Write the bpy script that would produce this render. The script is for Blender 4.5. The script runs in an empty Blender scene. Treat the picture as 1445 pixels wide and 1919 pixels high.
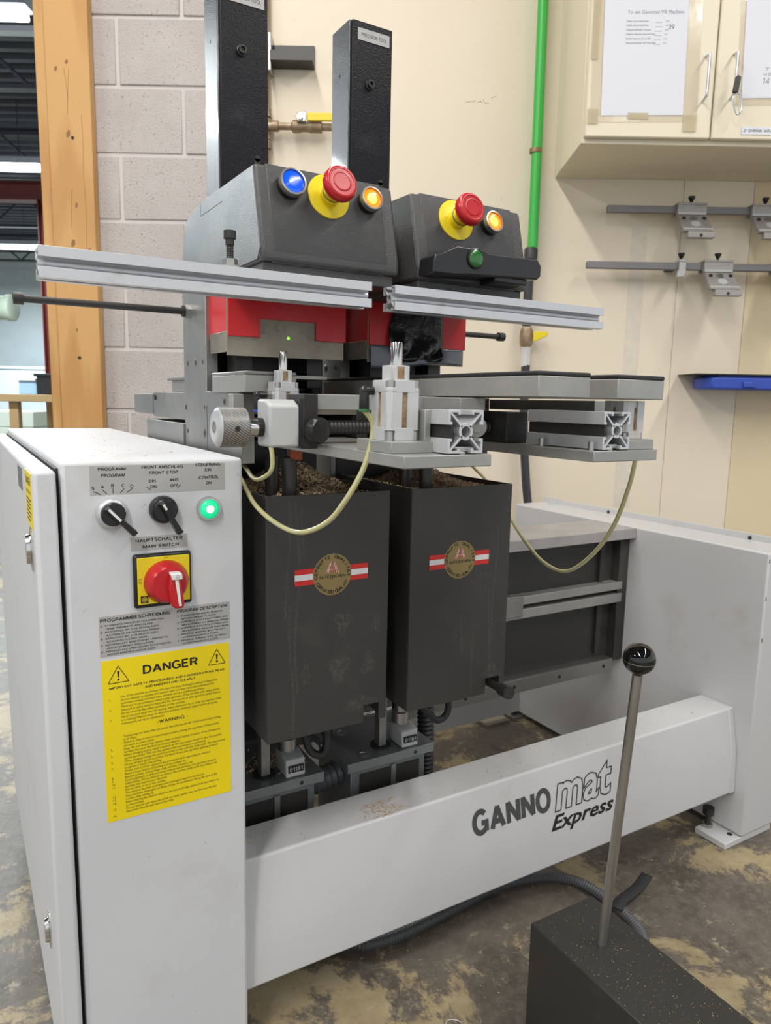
import bpy, bmesh, math, random
from mathutils import Matrix, Vector
random.seed(7)
SC = bpy.context.scene
COL = SC.collection
PI = math.pi

# ------------------------------------------------------------------ camera
YAW, PITCH, ROLL = 0.53517621, 0.15178648, 0.01935315
cy_, sy_ = math.cos(YAW), math.sin(YAW)
fw = Vector((sy_*math.cos(PITCH), cy_*math.cos(PITCH), -math.sin(PITCH)))
rt = Vector((cy_, -sy_, 0)); up = rt.cross(fw)
r2 = math.cos(ROLL)*rt + math.sin(ROLL)*up
u2 = -math.sin(ROLL)*rt + math.cos(ROLL)*up
cam = bpy.data.cameras.new('camera'); cam.sensor_fit = 'VERTICAL'; cam.sensor_height = 24
cam.lens = 24*1363.46/1919; cam.clip_start = .02; cam.clip_end = 60
cam.dof.use_dof = True; cam.dof.focus_distance = .98; cam.dof.aperture_fstop = 7
co = bpy.data.objects.new('camera', cam); COL.objects.link(co)
co.matrix_world = Matrix(((r2.x, u2.x, -fw.x, 0), (r2.y, u2.y, -fw.y, 0), (r2.z, u2.z, -fw.z, .95), (0, 0, 0, 1)))
SC.camera = co

# ------------------------------------------------------------------ world, lights, exposure
WF = Matrix.Rotation(-YAW, 4, 'Z')          # wall frame: x along the back wall, y away from the camera, z up
def W3(a, d, z): return WF @ Vector((a, d, z))
wd = bpy.data.worlds.new('world'); SC.world = wd; wd.use_nodes = True
wd.node_tree.nodes['Background'].inputs[0].default_value = (.93, .97, 1, 1)
wd.node_tree.nodes['Background'].inputs[1].default_value = .76
def tube_light(name, a, d, z, length, power, rot=PI/2, w=.16, col=(1, .97, .93)):
    l = bpy.data.lights.new(name, 'AREA'); l.shape = 'RECTANGLE'; l.size = length; l.size_y = w
    l.energy = power; l.color = col
    o = bpy.data.objects.new(name, l); COL.objects.link(o)
    o.matrix_world = WF @ Matrix.Translation((a, d, z)) @ Matrix.Rotation(rot, 4, 'Z')
    return o
# two rows of fluorescent tubes run front to back over the workshop
tube_light('ceiling_and_fill_lamp', -.62, .75, 3.3, 2.2, 37)
tube_light('ceiling_and_fill_lamp', -.62, -1.8, 3.3, 2.2, 66)
tube_light('ceiling_and_fill_lamp', 1.9, .3, 3.3, 2.2, 44)
tube_light('ceiling_and_fill_lamp', 1.9, -2.4, 3.3, 2.2, 12)
tube_light('ceiling_and_fill_lamp', -3.2, -.6, 3.3, 2.2, 70)  # fill lamp added left of both rows to brighten left-facing sides
tube_light('hall_lamp', -3.3, 4.25, 2.93, 2.6, 130, 0, col=(.86, .95, 1))
tube_light('hall_lamp', -4.2, 7.0, 2.86, 2.6, 110, 0, col=(.86, .95, 1))
tube_light('hall_lamp', -5.5, 11, 2.86, 2.6, 170, 0, col=(.86, .95, 1))
vs = SC.view_settings
vs.view_transform = 'Standard'; vs.look = 'None'; vs.gamma = 1; vs.use_curve_mapping = False
vs.exposure = 0.36

# ------------------------------------------------------------------ materials
def mat(name, col, rough=.5, metal=0, bump=None, var=None, spec=.5, emit=None, trans=0, coat=0, stretch=None, alpha=None):
    m = bpy.data.materials.new(name); m.use_nodes = True
    nt = m.node_tree; b = nt.nodes['Principled BSDF']
    def setv(k, v): b.inputs[k].default_value = v
    setv('Base Color', (*col, 1)); setv('Roughness', rough); setv('Metallic', metal); setv('Specular IOR Level', spec)
    if coat: setv('Coat Weight', coat); setv('Coat Roughness', .06)
    if trans: setv('Transmission Weight', trans); setv('IOR', 1.35)
    if alpha is not None: setv('Alpha', alpha)
    if emit: setv('Emission Color', (*emit[0], 1)); setv('Emission Strength', emit[1])
    tc = nt.nodes.new('ShaderNodeTexCoord'); src = tc.outputs['Object']
    if stretch:
        mp = nt.nodes.new('ShaderNodeMapping'); mp.inputs['Scale'].default_value = stretch
        nt.links.new(src, mp.inputs[0]); src = mp.outputs[0]
    if var:
        last = None
        for i, (sc, lo, hi, c2, det) in enumerate(var):
            n = nt.nodes.new('ShaderNodeTexNoise'); n.inputs['Scale'].default_value = sc; n.inputs['Detail'].default_value = det
            n.inputs['Roughness'].default_value = .62
            nt.links.new(src, n.inputs['Vector'])
            r = nt.nodes.new('ShaderNodeValToRGB'); r.color_ramp.elements[0].position = lo; r.color_ramp.elements[1].position = hi
            nt.links.new(n.outputs[0], r.inputs[0])
            mx = nt.nodes.new('ShaderNodeMix'); mx.data_type = 'RGBA'
            nt.links.new(r.outputs[0], mx.inputs['Factor'])
            if last is None: mx.inputs['A'].default_value = (*col, 1)
            else: nt.links.new(last, mx.inputs['A'])
            mx.inputs['B'].default_value = (*c2, 1); last = mx.outputs['Result']
        nt.links.new(last, b.inputs['Base Color'])
    if bump:
        n = nt.nodes.new('ShaderNodeTexNoise'); n.inputs['Scale'].default_value = bump[0]; n.inputs['Detail'].default_value = 3
        nt.links.new(src, n.inputs['Vector'])
        bp = nt.nodes.new('ShaderNodeBump'); bp.inputs['Strength'].default_value = bump[1]; bp.inputs['Distance'].default_value = bump[2] if len(bump) > 2 else .002
        nt.links.new(n.outputs[0], bp.inputs['Height']); nt.links.new(bp.outputs[0], b.inputs['Normal'])
    return m
M = {}
M['white'] = mat('white_powder_coat', (.60, .61, .63), .5, bump=(900, .25, .0006), var=[(5, .55, .8, (.52, .50, .47), 5), (60, .70, .74, (.40, .37, .33), 4)])
M['white_top'] = M['white']
M['frame_white'] = mat('frame_white_paint', (.58, .58, .585), .38, bump=(700, .2, .0005), var=[(7, .60, .8, (.50, .47, .42), 6), (45, .71, .75, (.36, .30, .22), 4)])
M['box'] = mat('dark_sheet_steel', (.040, .038, .036), .42, bump=(600, .1, .0004), var=[(9, .56, .72, (.058, .055, .05), 7)])
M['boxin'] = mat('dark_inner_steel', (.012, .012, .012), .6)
M['head'] = mat('charcoal_textured_paint', (.055, .054, .054), .36, bump=(800, .6, .0009), var=[(14, .6, .75, (.085, .082, .076), 6)])
M['head_side_lit'] = mat('charcoal_paint_lit_side', (.085, .088, .088), .34, bump=(800, .5, .0009), var=[(10, .45, .75, (.15, .15, .145), 7)])  # head paint lightened to imitate the reflection on the left head's side
M['black_hammer'] = mat('black_hammered_paint', (.006, .006, .009), .30, bump=(520, .5, .0011), spec=.25, var=[(6, .6, .78, (.03, .03, .033), 6)])
M['black_side_sheen'] = mat('hammered_side_painted_sheen', (.010, .011, .014), .33, bump=(520, .6, .0012), spec=1.0, coat=.8)  # same paint as the post front, sheen raised to imitate the hall's reflection
M['plastic'] = mat('black_plastic', (.012, .012, .013), .32)
M['rubber'] = mat('black_rubber', (.018, .018, .02), .55, bump=(300, .2, .0006))
M['steel'] = mat('grey_machined_steel', (.25, .25, .245), .42, .75, bump=(140, .12, .0006), var=[(8, .4, .75, (.36, .35, .32), 7)])
M['dirty_steel'] = mat('stained_steel', (.22, .20, .16), .45, .6, bump=(120, .15, .0006), var=[(10, .42, .7, (.38, .34, .26), 7), (35, .6, .75, (.12, .09, .06), 5)])
M['alu'] = mat('milled_aluminium', (.33, .33, .315), .45, .5, bump=(160, .12, .0005), var=[(9, .42, .72, (.43, .415, .375), 7), (50, .64, .74, (.33, .30, .26), 5)])
M['ext'] = mat('anodised_aluminium', (.60, .61, .63), .4, .55, bump=(500, .05, .0003), var=[(20, .62, .8, (.50, .48, .45), 6)])
M['cylw'] = mat('pale_cast_aluminium', (.56, .56, .565), .42, .35, var=[(22, .58, .72, (.52, .46, .38), 6)])
M['rust'] = mat('rust_brown', (.20, .11, .05), .7, var=[(90, .4, .65, (.36, .26, .15), 5)])
M['chrome'] = mat('polished_steel', (.62, .61, .60), .16, 1)
M['bolt'] = mat('dark_oxide_steel', (.05, .048, .045), .4, .6)
M['zinc'] = mat('zinc_steel', (.42, .41, .39), .33, .9)
M['red'] = mat('red_guard_plastic', (.60, .016, .020), .35, bump=(200, .06, .0006), var=[(9, .62, .8, (.46, .03, .03), 5)])
M['redbtn'] = mat('red_button_plastic', (.48, .012, .018), .28)
M['yellow'] = mat('yellow_plastic', (.78, .60, .01), .4)
M['sign_yellow'] = mat('yellow_sticker', (.86, .66, .003), .42)
M['sticker_silver'] = mat('silver_label_film', (.42, .41, .40), .45, .1, var=[(30, .55, .8, (.36, .33, .30), 5)])
M['ink'] = mat('black_ink', (.012, .012, .012), .6)
M['ink_grey'] = mat('dark_grey_ink', (.06, .06, .062), .55)
M['paperink'] = mat('faded_print', (.20, .20, .21), .7)
M['cover'] = mat('counter_grey_plastic', (.47, .48, .48), .42)
M['black_metal'] = mat('black_clamp_metal', (.022, .021, .02), .45, bump=(300, .15, .0006))
M['orange'] = mat('orange_part', (.40, .07, .015), .45)
M['tube'] = mat('yellowed_air_tube', (.50, .47, .24), .22, spec=.6, coat=.4)
M['gold'] = mat('gold_foil', (.30, .22, .09), .38, .45)
M['srd'] = mat('red_sticker', (.58, .025, .02), .45)
M['swh'] = mat('white_sticker', (.70, .70, .72), .45)
M['hose'] = mat('grey_corrugated_plastic', (.085, .088, .095), .45)
M['strap'] = mat('dark_webbing', (.03, .03, .033), .8, bump=(300, .4, .001))
M['lens_blue'] = mat('blue_lens', (.004, .08, .62), .22, emit=((.0, .10, .95), .35), coat=.5)
M['lens_orange'] = mat('orange_lens', (.85, .20, .01), .25, emit=((1, .25, .0), .75), coat=.5)
M['glow_orange'] = mat('lit_orange_lamp', (1, .6, .1), .3, emit=((1, .62, .06), 1.5))
M['lens_green'] = mat('green_lens', (.02, .5, .22), .25, emit=((.0, .55, .22), .8), coat=.5)
M['glow_green'] = mat('lit_green_lamp', (.6, 1, .8), .3, emit=((.35, 1, .66), 1.3))
M['green_btn'] = mat('green_button', (.015, .13, .02), .25, coat=.4)
M['led'] = mat('green_led', (.3, .9, .1), .3, emit=((.3, .9, .05), 1.0))
M['whiteplastic'] = mat('white_plastic', (.75, .74, .72), .4)
M['tape'] = mat('black_tape', (.012, .012, .014), .22, bump=(60, .5, .004))
M['film'] = mat('clear_plastic_film', (.13, .14, .17), .14, spec=.8, alpha=.8)
M['cream'] = mat('cream_wall_paint', (.78, .69, .55), .75, bump=(60, .05, .002), var=[(1.3, .4, .8, (.74, .65, .51), 5), (22, .74, .78, (.55, .42, .28), 3)])
M['cream2'] = mat('yellowed_wall_panel', (.75, .63, .42), .7, var=[(1.5, .45, .8, (.71, .59, .39), 4)])
M['joint'] = mat('bare_joint_tape', (.66, .60, .52), .85, var=[(30, .45, .7, (.74, .66, .52), 6)])
M['block'] = mat('grey_painted_block', (.47, .425, .40), .9, bump=(210, .7, .004), var=[(4, .4, .7, (.54, .495, .47), 6), (120, .60, .70, (.30, .265, .24), 4)])
M['mortar'] = mat('pale_mortar', (.60, .555, .53), .9, bump=(70, .4, .003))
M['cab'] = mat('cream_cabinet_laminate', (.76, .69, .53), .5, var=[(2.5, .5, .8, (.73, .66, .50), 4)])
M['cabin'] = mat('cabinet_underside', (.62, .56, .42), .6)
M['paper'] = mat('white_paper', (.70, .71, .76), .7)
M['sleeve'] = mat('clear_sleeve', (.80, .71, .56), .10, spec=.7, alpha=.28, bump=(30, .12, .003))
M['oldtape'] = mat('yellowed_tape', (.66, .56, .37), .3, alpha=.5)
M['handle'] = mat('satin_handle', (.55, .56, .60), .32, .9)
M['pipe_green'] = mat('green_painted_pipe', (.05, .46, .07), .33)
M['pipe_black'] = mat('black_iron_pipe', (.035, .036, .042), .45)
M['pipe_copper'] = mat('tarnished_copper', (.28, .19, .11), .5, .5, var=[(40, .45, .7, (.42, .36, .27), 5)])
M['railgrey'] = mat('wall_rail_grey', (.21, .20, .205), .5, .3, bump=(600, .2, .0006))
M['bracket'] = mat('wall_bracket_alloy', (.36, .345, .33), .5, .35, var=[(60, .5, .7, (.28, .26, .245), 4)])
M['blue'] = mat('blue_plastic_bin', (.028, .07, .42), .42, var=[(8, .5, .8, (.045, .085, .40), 5)])
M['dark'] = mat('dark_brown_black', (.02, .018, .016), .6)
M['bluegrey'] = mat('blue_grey_plate', (.21, .225, .23), .36, .5, bump=(300, .1, .0005))
M['door_white'] = M['white']
M['pedal'] = mat('black_painted_box', (.028, .027, .025), .4, bump=(350, .12, .0006), var=[(9, .55, .75, (.05, .047, .043), 7)])
M['rod'] = mat('brushed_rod', (.36, .34, .31), .38, .8, stretch=(1, 1, .1), var=[(90, .4, .7, (.26, .24, .21), 3)])
M['ball'] = mat('glossy_black_ball', (.006, .006, .006), .06, spec=.6)
M['chips'] = mat('wood_shavings', (.72, .54, .36), .8, var=[(60, .4, .7, (.40, .26, .14), 3)])
M['sawdust'] = mat('pale_sawdust', (.52, .47, .37), .8)
M['chips_loose'] = mat('pale_wood_chips', (.55, .38, .2), .8)  # plain tan for loose chips on floor and cabinet
M['dust'] = mat('dried_dust', (.19, .18, .155), .85)
M['web'] = mat('dark_cross_beam_paint', (.030, .029, .028), .45, bump=(300, .1, .0005), var=[(7, .55, .8, (.075, .07, .062), 6)])
M['lightgrey'] = mat('grey_painted_flange', (.36, .35, .345), .45, var=[(9, .45, .75, (.27, .24, .21), 7)])
M['hall_wall'] = mat('pale_hall_wall', (.54, .61, .63), .8, var=[(.9, .45, .7, (.44, .52, .55), 5)])
M['deck'] = mat('dark_roof_deck', (.045, .055, .075), .55, .2)
M['joist'] = mat('dark_joist_steel', (.03, .035, .05), .5)
M['redsteel'] = mat('red_oxide_steel', (.14, .025, .022), .5)
M['lamp'] = mat('fluorescent_tube', (1, 1, 1), .5, emit=((.95, 1, .98), 9))
M['lamphouse'] = mat('lamp_housing', (.60, .68, .76), .4)
M['bench'] = mat('bench_timber', (.36, .24, .11), .6)
M['panelgreen'] = mat('pale_board', (.60, .66, .58), .6)
M['ltblue'] = mat('light_blue_board', (.33, .52, .75), .6)
M['duct'] = mat('pale_green_duct', (.52, .62, .50), .5)

def wood():
    m = bpy.data.materials.new('pine_timber'); m.use_nodes = True; nt = m.node_tree; b = nt.nodes['Principled BSDF']
    tc = nt.nodes.new('ShaderNodeTexCoord'); mp = nt.nodes.new('ShaderNodeMapping'); mp.inputs['Scale'].default_value = (1, 1, .07)
    nt.links.new(tc.outputs['Object'], mp.inputs[0])
    nz = nt.nodes.new('ShaderNodeTexNoise'); nz.inputs['Scale'].default_value = 9; nz.inputs['Detail'].default_value = 5
    nt.links.new(mp.outputs[0], nz.inputs['Vector'])
    wv = nt.nodes.new('ShaderNodeTexWave'); wv.wave_type = 'RINGS'; wv.inputs['Scale'].default_value = 7; wv.inputs['Distortion'].default_value = 6; wv.inputs['Detail'].default_value = 3; wv.inputs['Detail Scale'].default_value = 1.2
    nt.links.new(mp.outputs[0], wv.inputs['Vector'])
    mx = nt.nodes.new('ShaderNodeMix'); mx.data_type = 'RGBA'; mx.inputs['A'].default_value = (.64, .37, .135, 1); mx.inputs['B'].default_value = (.47, .225, .065, 1)
    rp = nt.nodes.new('ShaderNodeValToRGB'); rp.color_ramp.elements[0].position = .45; rp.color_ramp.elements[1].position = .95
    nt.links.new(wv.outputs['Fac'], rp.inputs[0]); nt.links.new(rp.outputs[0], mx.inputs['Factor'])
    mx2 = nt.nodes.new('ShaderNodeMix'); mx2.data_type = 'RGBA'; mx2.inputs['B'].default_value = (.58, .33, .12, 1)
    nt.links.new(nz.outputs[0], mx2.inputs['Factor']); nt.links.new(mx.outputs['Result'], mx2.inputs['A'])
    nt.links.new(mx2.outputs['Result'], b.inputs['Base Color']); b.inputs['Roughness'].default_value = .55
    return m
M['pine'] = wood()
M['knot'] = mat('wood_knot', (.27, .125, .045), .6, var=[(120, .4, .7, (.30, .14, .05), 3)])

def floor_mat():
    m = bpy.data.materials.new('worn_concrete_floor'); m.use_nodes = True; nt = m.node_tree; b = nt.nodes['Principled BSDF']
    L = nt.links.new
    tc = nt.nodes.new('ShaderNodeTexCoord')
    def noise(s, d, r=.6, dist=0):
        n = nt.nodes.new('ShaderNodeTexNoise'); n.inputs['Scale'].default_value = s; n.inputs['Detail'].default_value = d; n.inputs['Roughness'].default_value = r
        n.inputs['Distortion'].default_value = dist
        L(tc.outputs['Object'], n.inputs['Vector']); return n.outputs[0]
    def ramp(s, lo, hi):
        r = nt.nodes.new('ShaderNodeValToRGB'); r.color_ramp.elements[0].position = lo; r.color_ramp.elements[1].position = hi
        L(s, r.inputs[0]); return r.outputs[0]
    def mix(f, a, c):
        x = nt.nodes.new('ShaderNodeMix'); x.data_type = 'RGBA'; L(f, x.inputs['Factor'])
        for k, v in (('A', a), ('B', c)):
            if isinstance(v, tuple): x.inputs[k].default_value = (*v, 1)
            else: L(v, x.inputs[k])
        return x.outputs['Result']
    base = mix(ramp(noise(6, 11, .7), .38, .62), (.075, .062, .048), (.15, .13, .105))
    base = mix(ramp(noise(55, 9, .8), .48, .66), base, (.185, .165, .135))
    tan = mix(ramp(noise(26, 9, .7), .35, .7), (.30, .235, .13), (.42, .34, .205))
    patch = mix(ramp(noise(3.4, 13, .76, .4), .525, .565), base, tan)
    patch = mix(ramp(noise(13, 12, .8, .2), .575, .625), patch, (.33, .28, .195))
    patch = mix(ramp(noise(.9, 3), .56, .70), patch, base)
    spk = mix(ramp(noise(190, 5), .66, .72), patch, (.40, .36, .29))
    L(spk, b.inputs['Base Color']); b.inputs['Roughness'].default_value = .42
    bp = nt.nodes.new('ShaderNodeBump'); bp.inputs['Strength'].default_value = .4; bp.inputs['Distance'].default_value = .003
    L(noise(70, 9, .75), bp.inputs['Height']); L(bp.outputs[0], b.inputs['Normal'])
    return m
M['floor'] = floor_mat()

def knurl():
    m = bpy.data.materials.new('knurled_steel'); m.use_nodes = True; nt = m.node_tree; b = nt.nodes['Principled BSDF']
    b.inputs['Metallic'].default_value = .8; b.inputs['Roughness'].default_value = .3; b.inputs['Base Color'].default_value = (.50, .48, .45, 1)
    return m
M['knurl'] = knurl()
M['knurl_dark'] = mat('knurling_valley', (.20, .19, .18), .4, .6)

# ------------------------------------------------------------------ geometry helpers
class G:
    def __init__(s): s.b = bmesh.new()
    def face(s, pts): return s.b.faces.new([s.b.verts.new(p) for p in pts])
    def box(s, x0, y0, z0, x1, y1, z1):
        v = [s.b.verts.new((x, y, z)) for z in (z0, z1) for y in (y0, y1) for x in (x0, x1)]
        for f in ((0, 2, 3, 1), (4, 5, 7, 6), (0, 1, 5, 4), (2, 6, 7, 3), (0, 4, 6, 2), (1, 3, 7, 5)): s.b.faces.new([v[i] for i in f])
        return s
    def prism(s, pts, ax, lo, hi):
        def p3(p, t): return {'x': (t, p[0], p[1]), 'y': (p[0], t, p[1]), 'z': (p[0], p[1], t)}[ax]
        a = [s.b.verts.new(p3(p, lo)) for p in pts]; c = [s.b.verts.new(p3(p, hi)) for p in pts]
        n = len(pts)
        s.b.faces.new(a); s.b.faces.new(c[::-1])
        for i in range(n): s.b.faces.new((a[i], c[i], c[(i+1) % n], a[(i+1) % n]))
        return s
    def lathe(s, o, d, prof, n=24, caps=True):
        o = Vector(o); d = Vector(d).normalized()
        x = d.orthogonal().normalized(); y = d.cross(x)
        rings = []
        for t, r in prof:
            rings.append([s.b.verts.new(o+d*t+(x*math.cos(2*PI*k/n)+y*math.sin(2*PI*k/n))*r) for k in range(n)])
        for a, c in zip(rings, rings[1:]):
            for k in range(n): s.b.faces.new((a[k], a[(k+1) % n], c[(k+1) % n], c[k]))
        if caps: s.b.faces.new(rings[0][::-1]); s.b.faces.new(rings[-1])
        return s
    def cyl(s, p, q, r, r2=None, n=20):
        p = Vector(p); q = Vector(q)
        return s.lathe(p, q-p, [(0, r), ((q-p).length, r if r2 is None else r2)], n)
    def pipe(s, p, q, ro, ri, n=28):
        p = Vector(p); q = Vector(q); l = (q-p).length
        s.lathe(p, q-p, [(0, ri), (0, ro), (l, ro), (l, ri), (0, ri)], n, False); return s
    def tube(s, pts, r, n=8, sub=6, rib=None):
        P = spline(pts, sub) if sub else [Vector(p) for p in pts]
        if rib: P = resample(P, r*.26)
        rings = []; x = None
        for i, p in enumerate(P):
            d = (P[min(i+1, len(P)-1)]-P[max(i-1, 0)]).normalized()
            x = d.orthogonal().normalized() if x is None else (x-d*x.dot(d)).normalized()
            y = d.cross(x); rr = r if rib is None else (r if i % 2 else r*rib)
            rings.append([s.b.verts.new(p+(x*math.cos(2*PI*k/n)+y*math.sin(2*PI*k/n))*rr) for k in range(n)])
        for a, c in zip(rings, rings[1:]):
            for k in range(n): s.b.faces.new((a[k], a[(k+1) % n], c[(k+1) % n], c[k]))
        s.b.faces.new(rings[0][::-1]); s.b.faces.new(rings[-1]); return s
    def hexa(s, p, q, r): return s.cyl(p, q, r, n=6)
    def disc_plate(s, o, d, r, t, n=32): return s.lathe(o, d, [(0, r), (t, r)], n)
def spline(pts, sub):
    P = [Vector(p) for p in pts]; out = []
    for i in range(len(P)-1):
        a = P[max(i-1, 0)]; b = P[i]; c = P[i+1]; d = P[min(i+2, len(P)-1)]
        for k in range(sub):
            t = k/sub
            out.append(.5*((2*b)+(c-a)*t+(2*a-5*b+4*c-d)*t*t+(3*b-a-3*c+d)*t**3))
    out.append(P[-1]); return out
UM = Matrix.Translation((0, 0, .17575)) @ Matrix.Scale(.815, 4)   # drawing of the drill units: 1 drawing unit = 0.815 m, datum 0.176 m up
FRAMES = {'M': Matrix.Identity(4), 'W': WF, 'U': UM}
CUR = 'M'
def resample(P, step):
    out = [P[0].copy()]; need = step
    for a, b in zip(P, P[1:]):
        L = (b-a).length; t = 0
        while L-t >= need:
            t += need; out.append(a.lerp(b, t/L)); need = step
        need -= L-t
    return out
XF = {}                                                       # world matrix of each thing, by object
def thing(name, label, cat, loc=(0, 0, 0), rz=0, group=None, frame=None):
    o = bpy.data.objects.new(name, None); COL.objects.link(o); o.empty_display_size = .05
    frame = frame or CUR
    m = (WF if frame == 'W' else Matrix.Identity(4)) @ Matrix.Translation(loc if frame != 'U' else UM @ Vector(loc)) @ Matrix.Rotation(rz, 4, 'Z')
    o.matrix_world = m; XF[o.name] = m
    o['label'] = label; o['category'] = cat
    if group: o['group'] = group
    return o
def done(g, name, m, parent=None, frame=None, bevel=0, seg=2, ang=40, label=None, pre=None, thing_=None, loc=None):
    """links the collected shapes as one mesh object; thing_ = (label, category[, group]) makes it a top-level thing"""
    me = bpy.data.meshes.new(name)
    bm = g.b
    bmesh.ops.recalc_face_normals(bm, faces=bm.faces)
    bm.to_mesh(me); bm.free()
    o = bpy.data.objects.new(name, me); COL.objects.link(o)
    frame = frame or CUR
    fm = FRAMES[frame]
    if pre is not None: fm = fm @ pre
    if parent is not None:
        pm = XF[parent.name]; me.transform(pm.inverted() @ fm); o.parent = parent; XF[o.name] = pm
    else:
        if loc is not None:
            om = (WF if frame == 'W' else Matrix.Identity(4)) @ Matrix.Translation(loc if frame != 'U' else UM @ Vector(loc))
            me.transform(om.inverted() @ fm); o.matrix_world = om; XF[o.name] = om
        else:
            me.transform(fm); XF[o.name] = Matrix.Identity(4)
    if isinstance(m, (list, tuple)):
        for mm in m: me.materials.append(M[mm])
    else: me.materials.append(M[m])
    me.polygons.foreach_set('use_smooth', [True]*len(me.polygons))
    me.set_sharp_from_angle(angle=math.radians(ang))
    if bevel:
        b = o.modifiers.new('bevel', 'BEVEL'); b.width = bevel*(.815 if frame == 'U' else 1); b.segments = seg; b.limit_method = 'ANGLE'; b.angle_limit = math.radians(35); b.harden_normals = False
    if label: o['label'] = label
    if thing_:
        o['label'] = thing_[0]; o['category'] = thing_[1]
        if len(thing_) > 2: o['group'] = thing_[2]
    return o
def struct(o): o['kind'] = 'structure'; return o
def stuff(o): o['kind'] = 'stuff'; return o
def plane_m(o, ex, ey):
    ex = Vector(ex).normalized(); ey = Vector(ey).normalized(); ez = ex.cross(ey)
    o = Vector(o)
    return Matrix(((ex.x, ey.x, ez.x, o.x), (ex.y, ey.y, ez.y, o.y), (ex.z, ey.z, ez.z, o.z), (0, 0, 0, 1)))
def add_text(g, body, x, y, size, align='LEFT', sx=1, bold=0, shear=0, outline=0, space=1, lines=1, rot=0):
    c = bpy.data.curves.new('txt', 'FONT'); c.body = body; c.size = size; c.align_x = align; c.shear = shear; c.offset = bold*size
    c.space_character = space; c.space_line = lines; c.resolution_u = 2
    if outline: c.fill_mode = 'NONE'; c.bevel_depth = outline; c.bevel_resolution = 0
    o = bpy.data.objects.new('txt', c); me = o.to_mesh()
    me2 = me.copy() if False else me
    mm = Matrix.Translation((x, y, 0)) @ Matrix.Rotation(rot, 4, 'Z') @ Matrix.Diagonal((sx, 1, 1, 1))
    t = bmesh.new(); t.from_mesh(me2); bmesh.ops.transform(t, matrix=mm, verts=t.verts)
    tmp = bpy.data.meshes.new('tmp'); t.to_mesh(tmp); t.free(); g.b.from_mesh(tmp)
    bpy.data.meshes.remove(tmp); o.to_mesh_clear(); bpy.data.objects.remove(o); bpy.data.curves.remove(c)
def tslot(g, s, ax, lo, hi, cu, cv):
    """square T-slot extrusion of side s along axis ax, centred on (cu, cv)"""
    def f(pts): return [(cu+p[0]*s, cv+p[1]*s) for p in pts]
    L = [(-.5, .5), (-.16, .5), (-.16, .39), (-.23, .39), (-.23, .44), (-.44, .44), (-.44, .23), (-.39, .23), (-.39, .16), (-.5, .16)]
    for fx in (1, -1):
        for fy in (1, -1):
            g.prism(f([(x*fx, y*fy) for x, y in L]), ax, lo, hi)
            k = .035
            D = [(-.455+k, .455+0), (-.455, .455-k), (-.12-k*.2, .12-k), (-.12+k, .12+k*.2)]
            g.prism(f([(x*fx, y*fy) for x, y in D]), ax, lo, hi)
    if ax == 'y': g.pipe((cu, lo, cv), (cu, hi, cv), .2*s, .13*s, 24)
    else: g.pipe((lo, cu, cv), (hi, cu, cv), .2*s, .13*s, 24)
def chips(g, n, fn, smin, smax, flat=False):
    """n small curled wood flakes; fn() gives a point"""
    for _ in range(n):
        p = Vector(fn()); s = random.uniform(smin, smax)
        R = Matrix.Rotation(random.uniform(0, 6.28), 3, 'Z')
        if not flat: R = R @ Matrix.Rotation(random.uniform(-1.2, 1.2), 3, 'X') @ Matrix.Rotation(random.uniform(-1.2, 1.2), 3, 'Y')
        else: R = R @ Matrix.Rotation(random.uniform(-.3, .3), 3, 'X')
        w = s*random.uniform(.2, .5); h = s*random.uniform(.1, .35)
        pts = [(-s, -w, 0), (-s, w, 0), (0, w, h), (0, -w, h), (s, w, h*.3), (s, -w, h*.3)]
        v = [g.b.verts.new(p+R @ Vector(q)) for q in pts]
        g.b.faces.new((v[0], v[1], v[2], v[3])); g.b.faces.new((v[3], v[2], v[4], v[5]))

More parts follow.
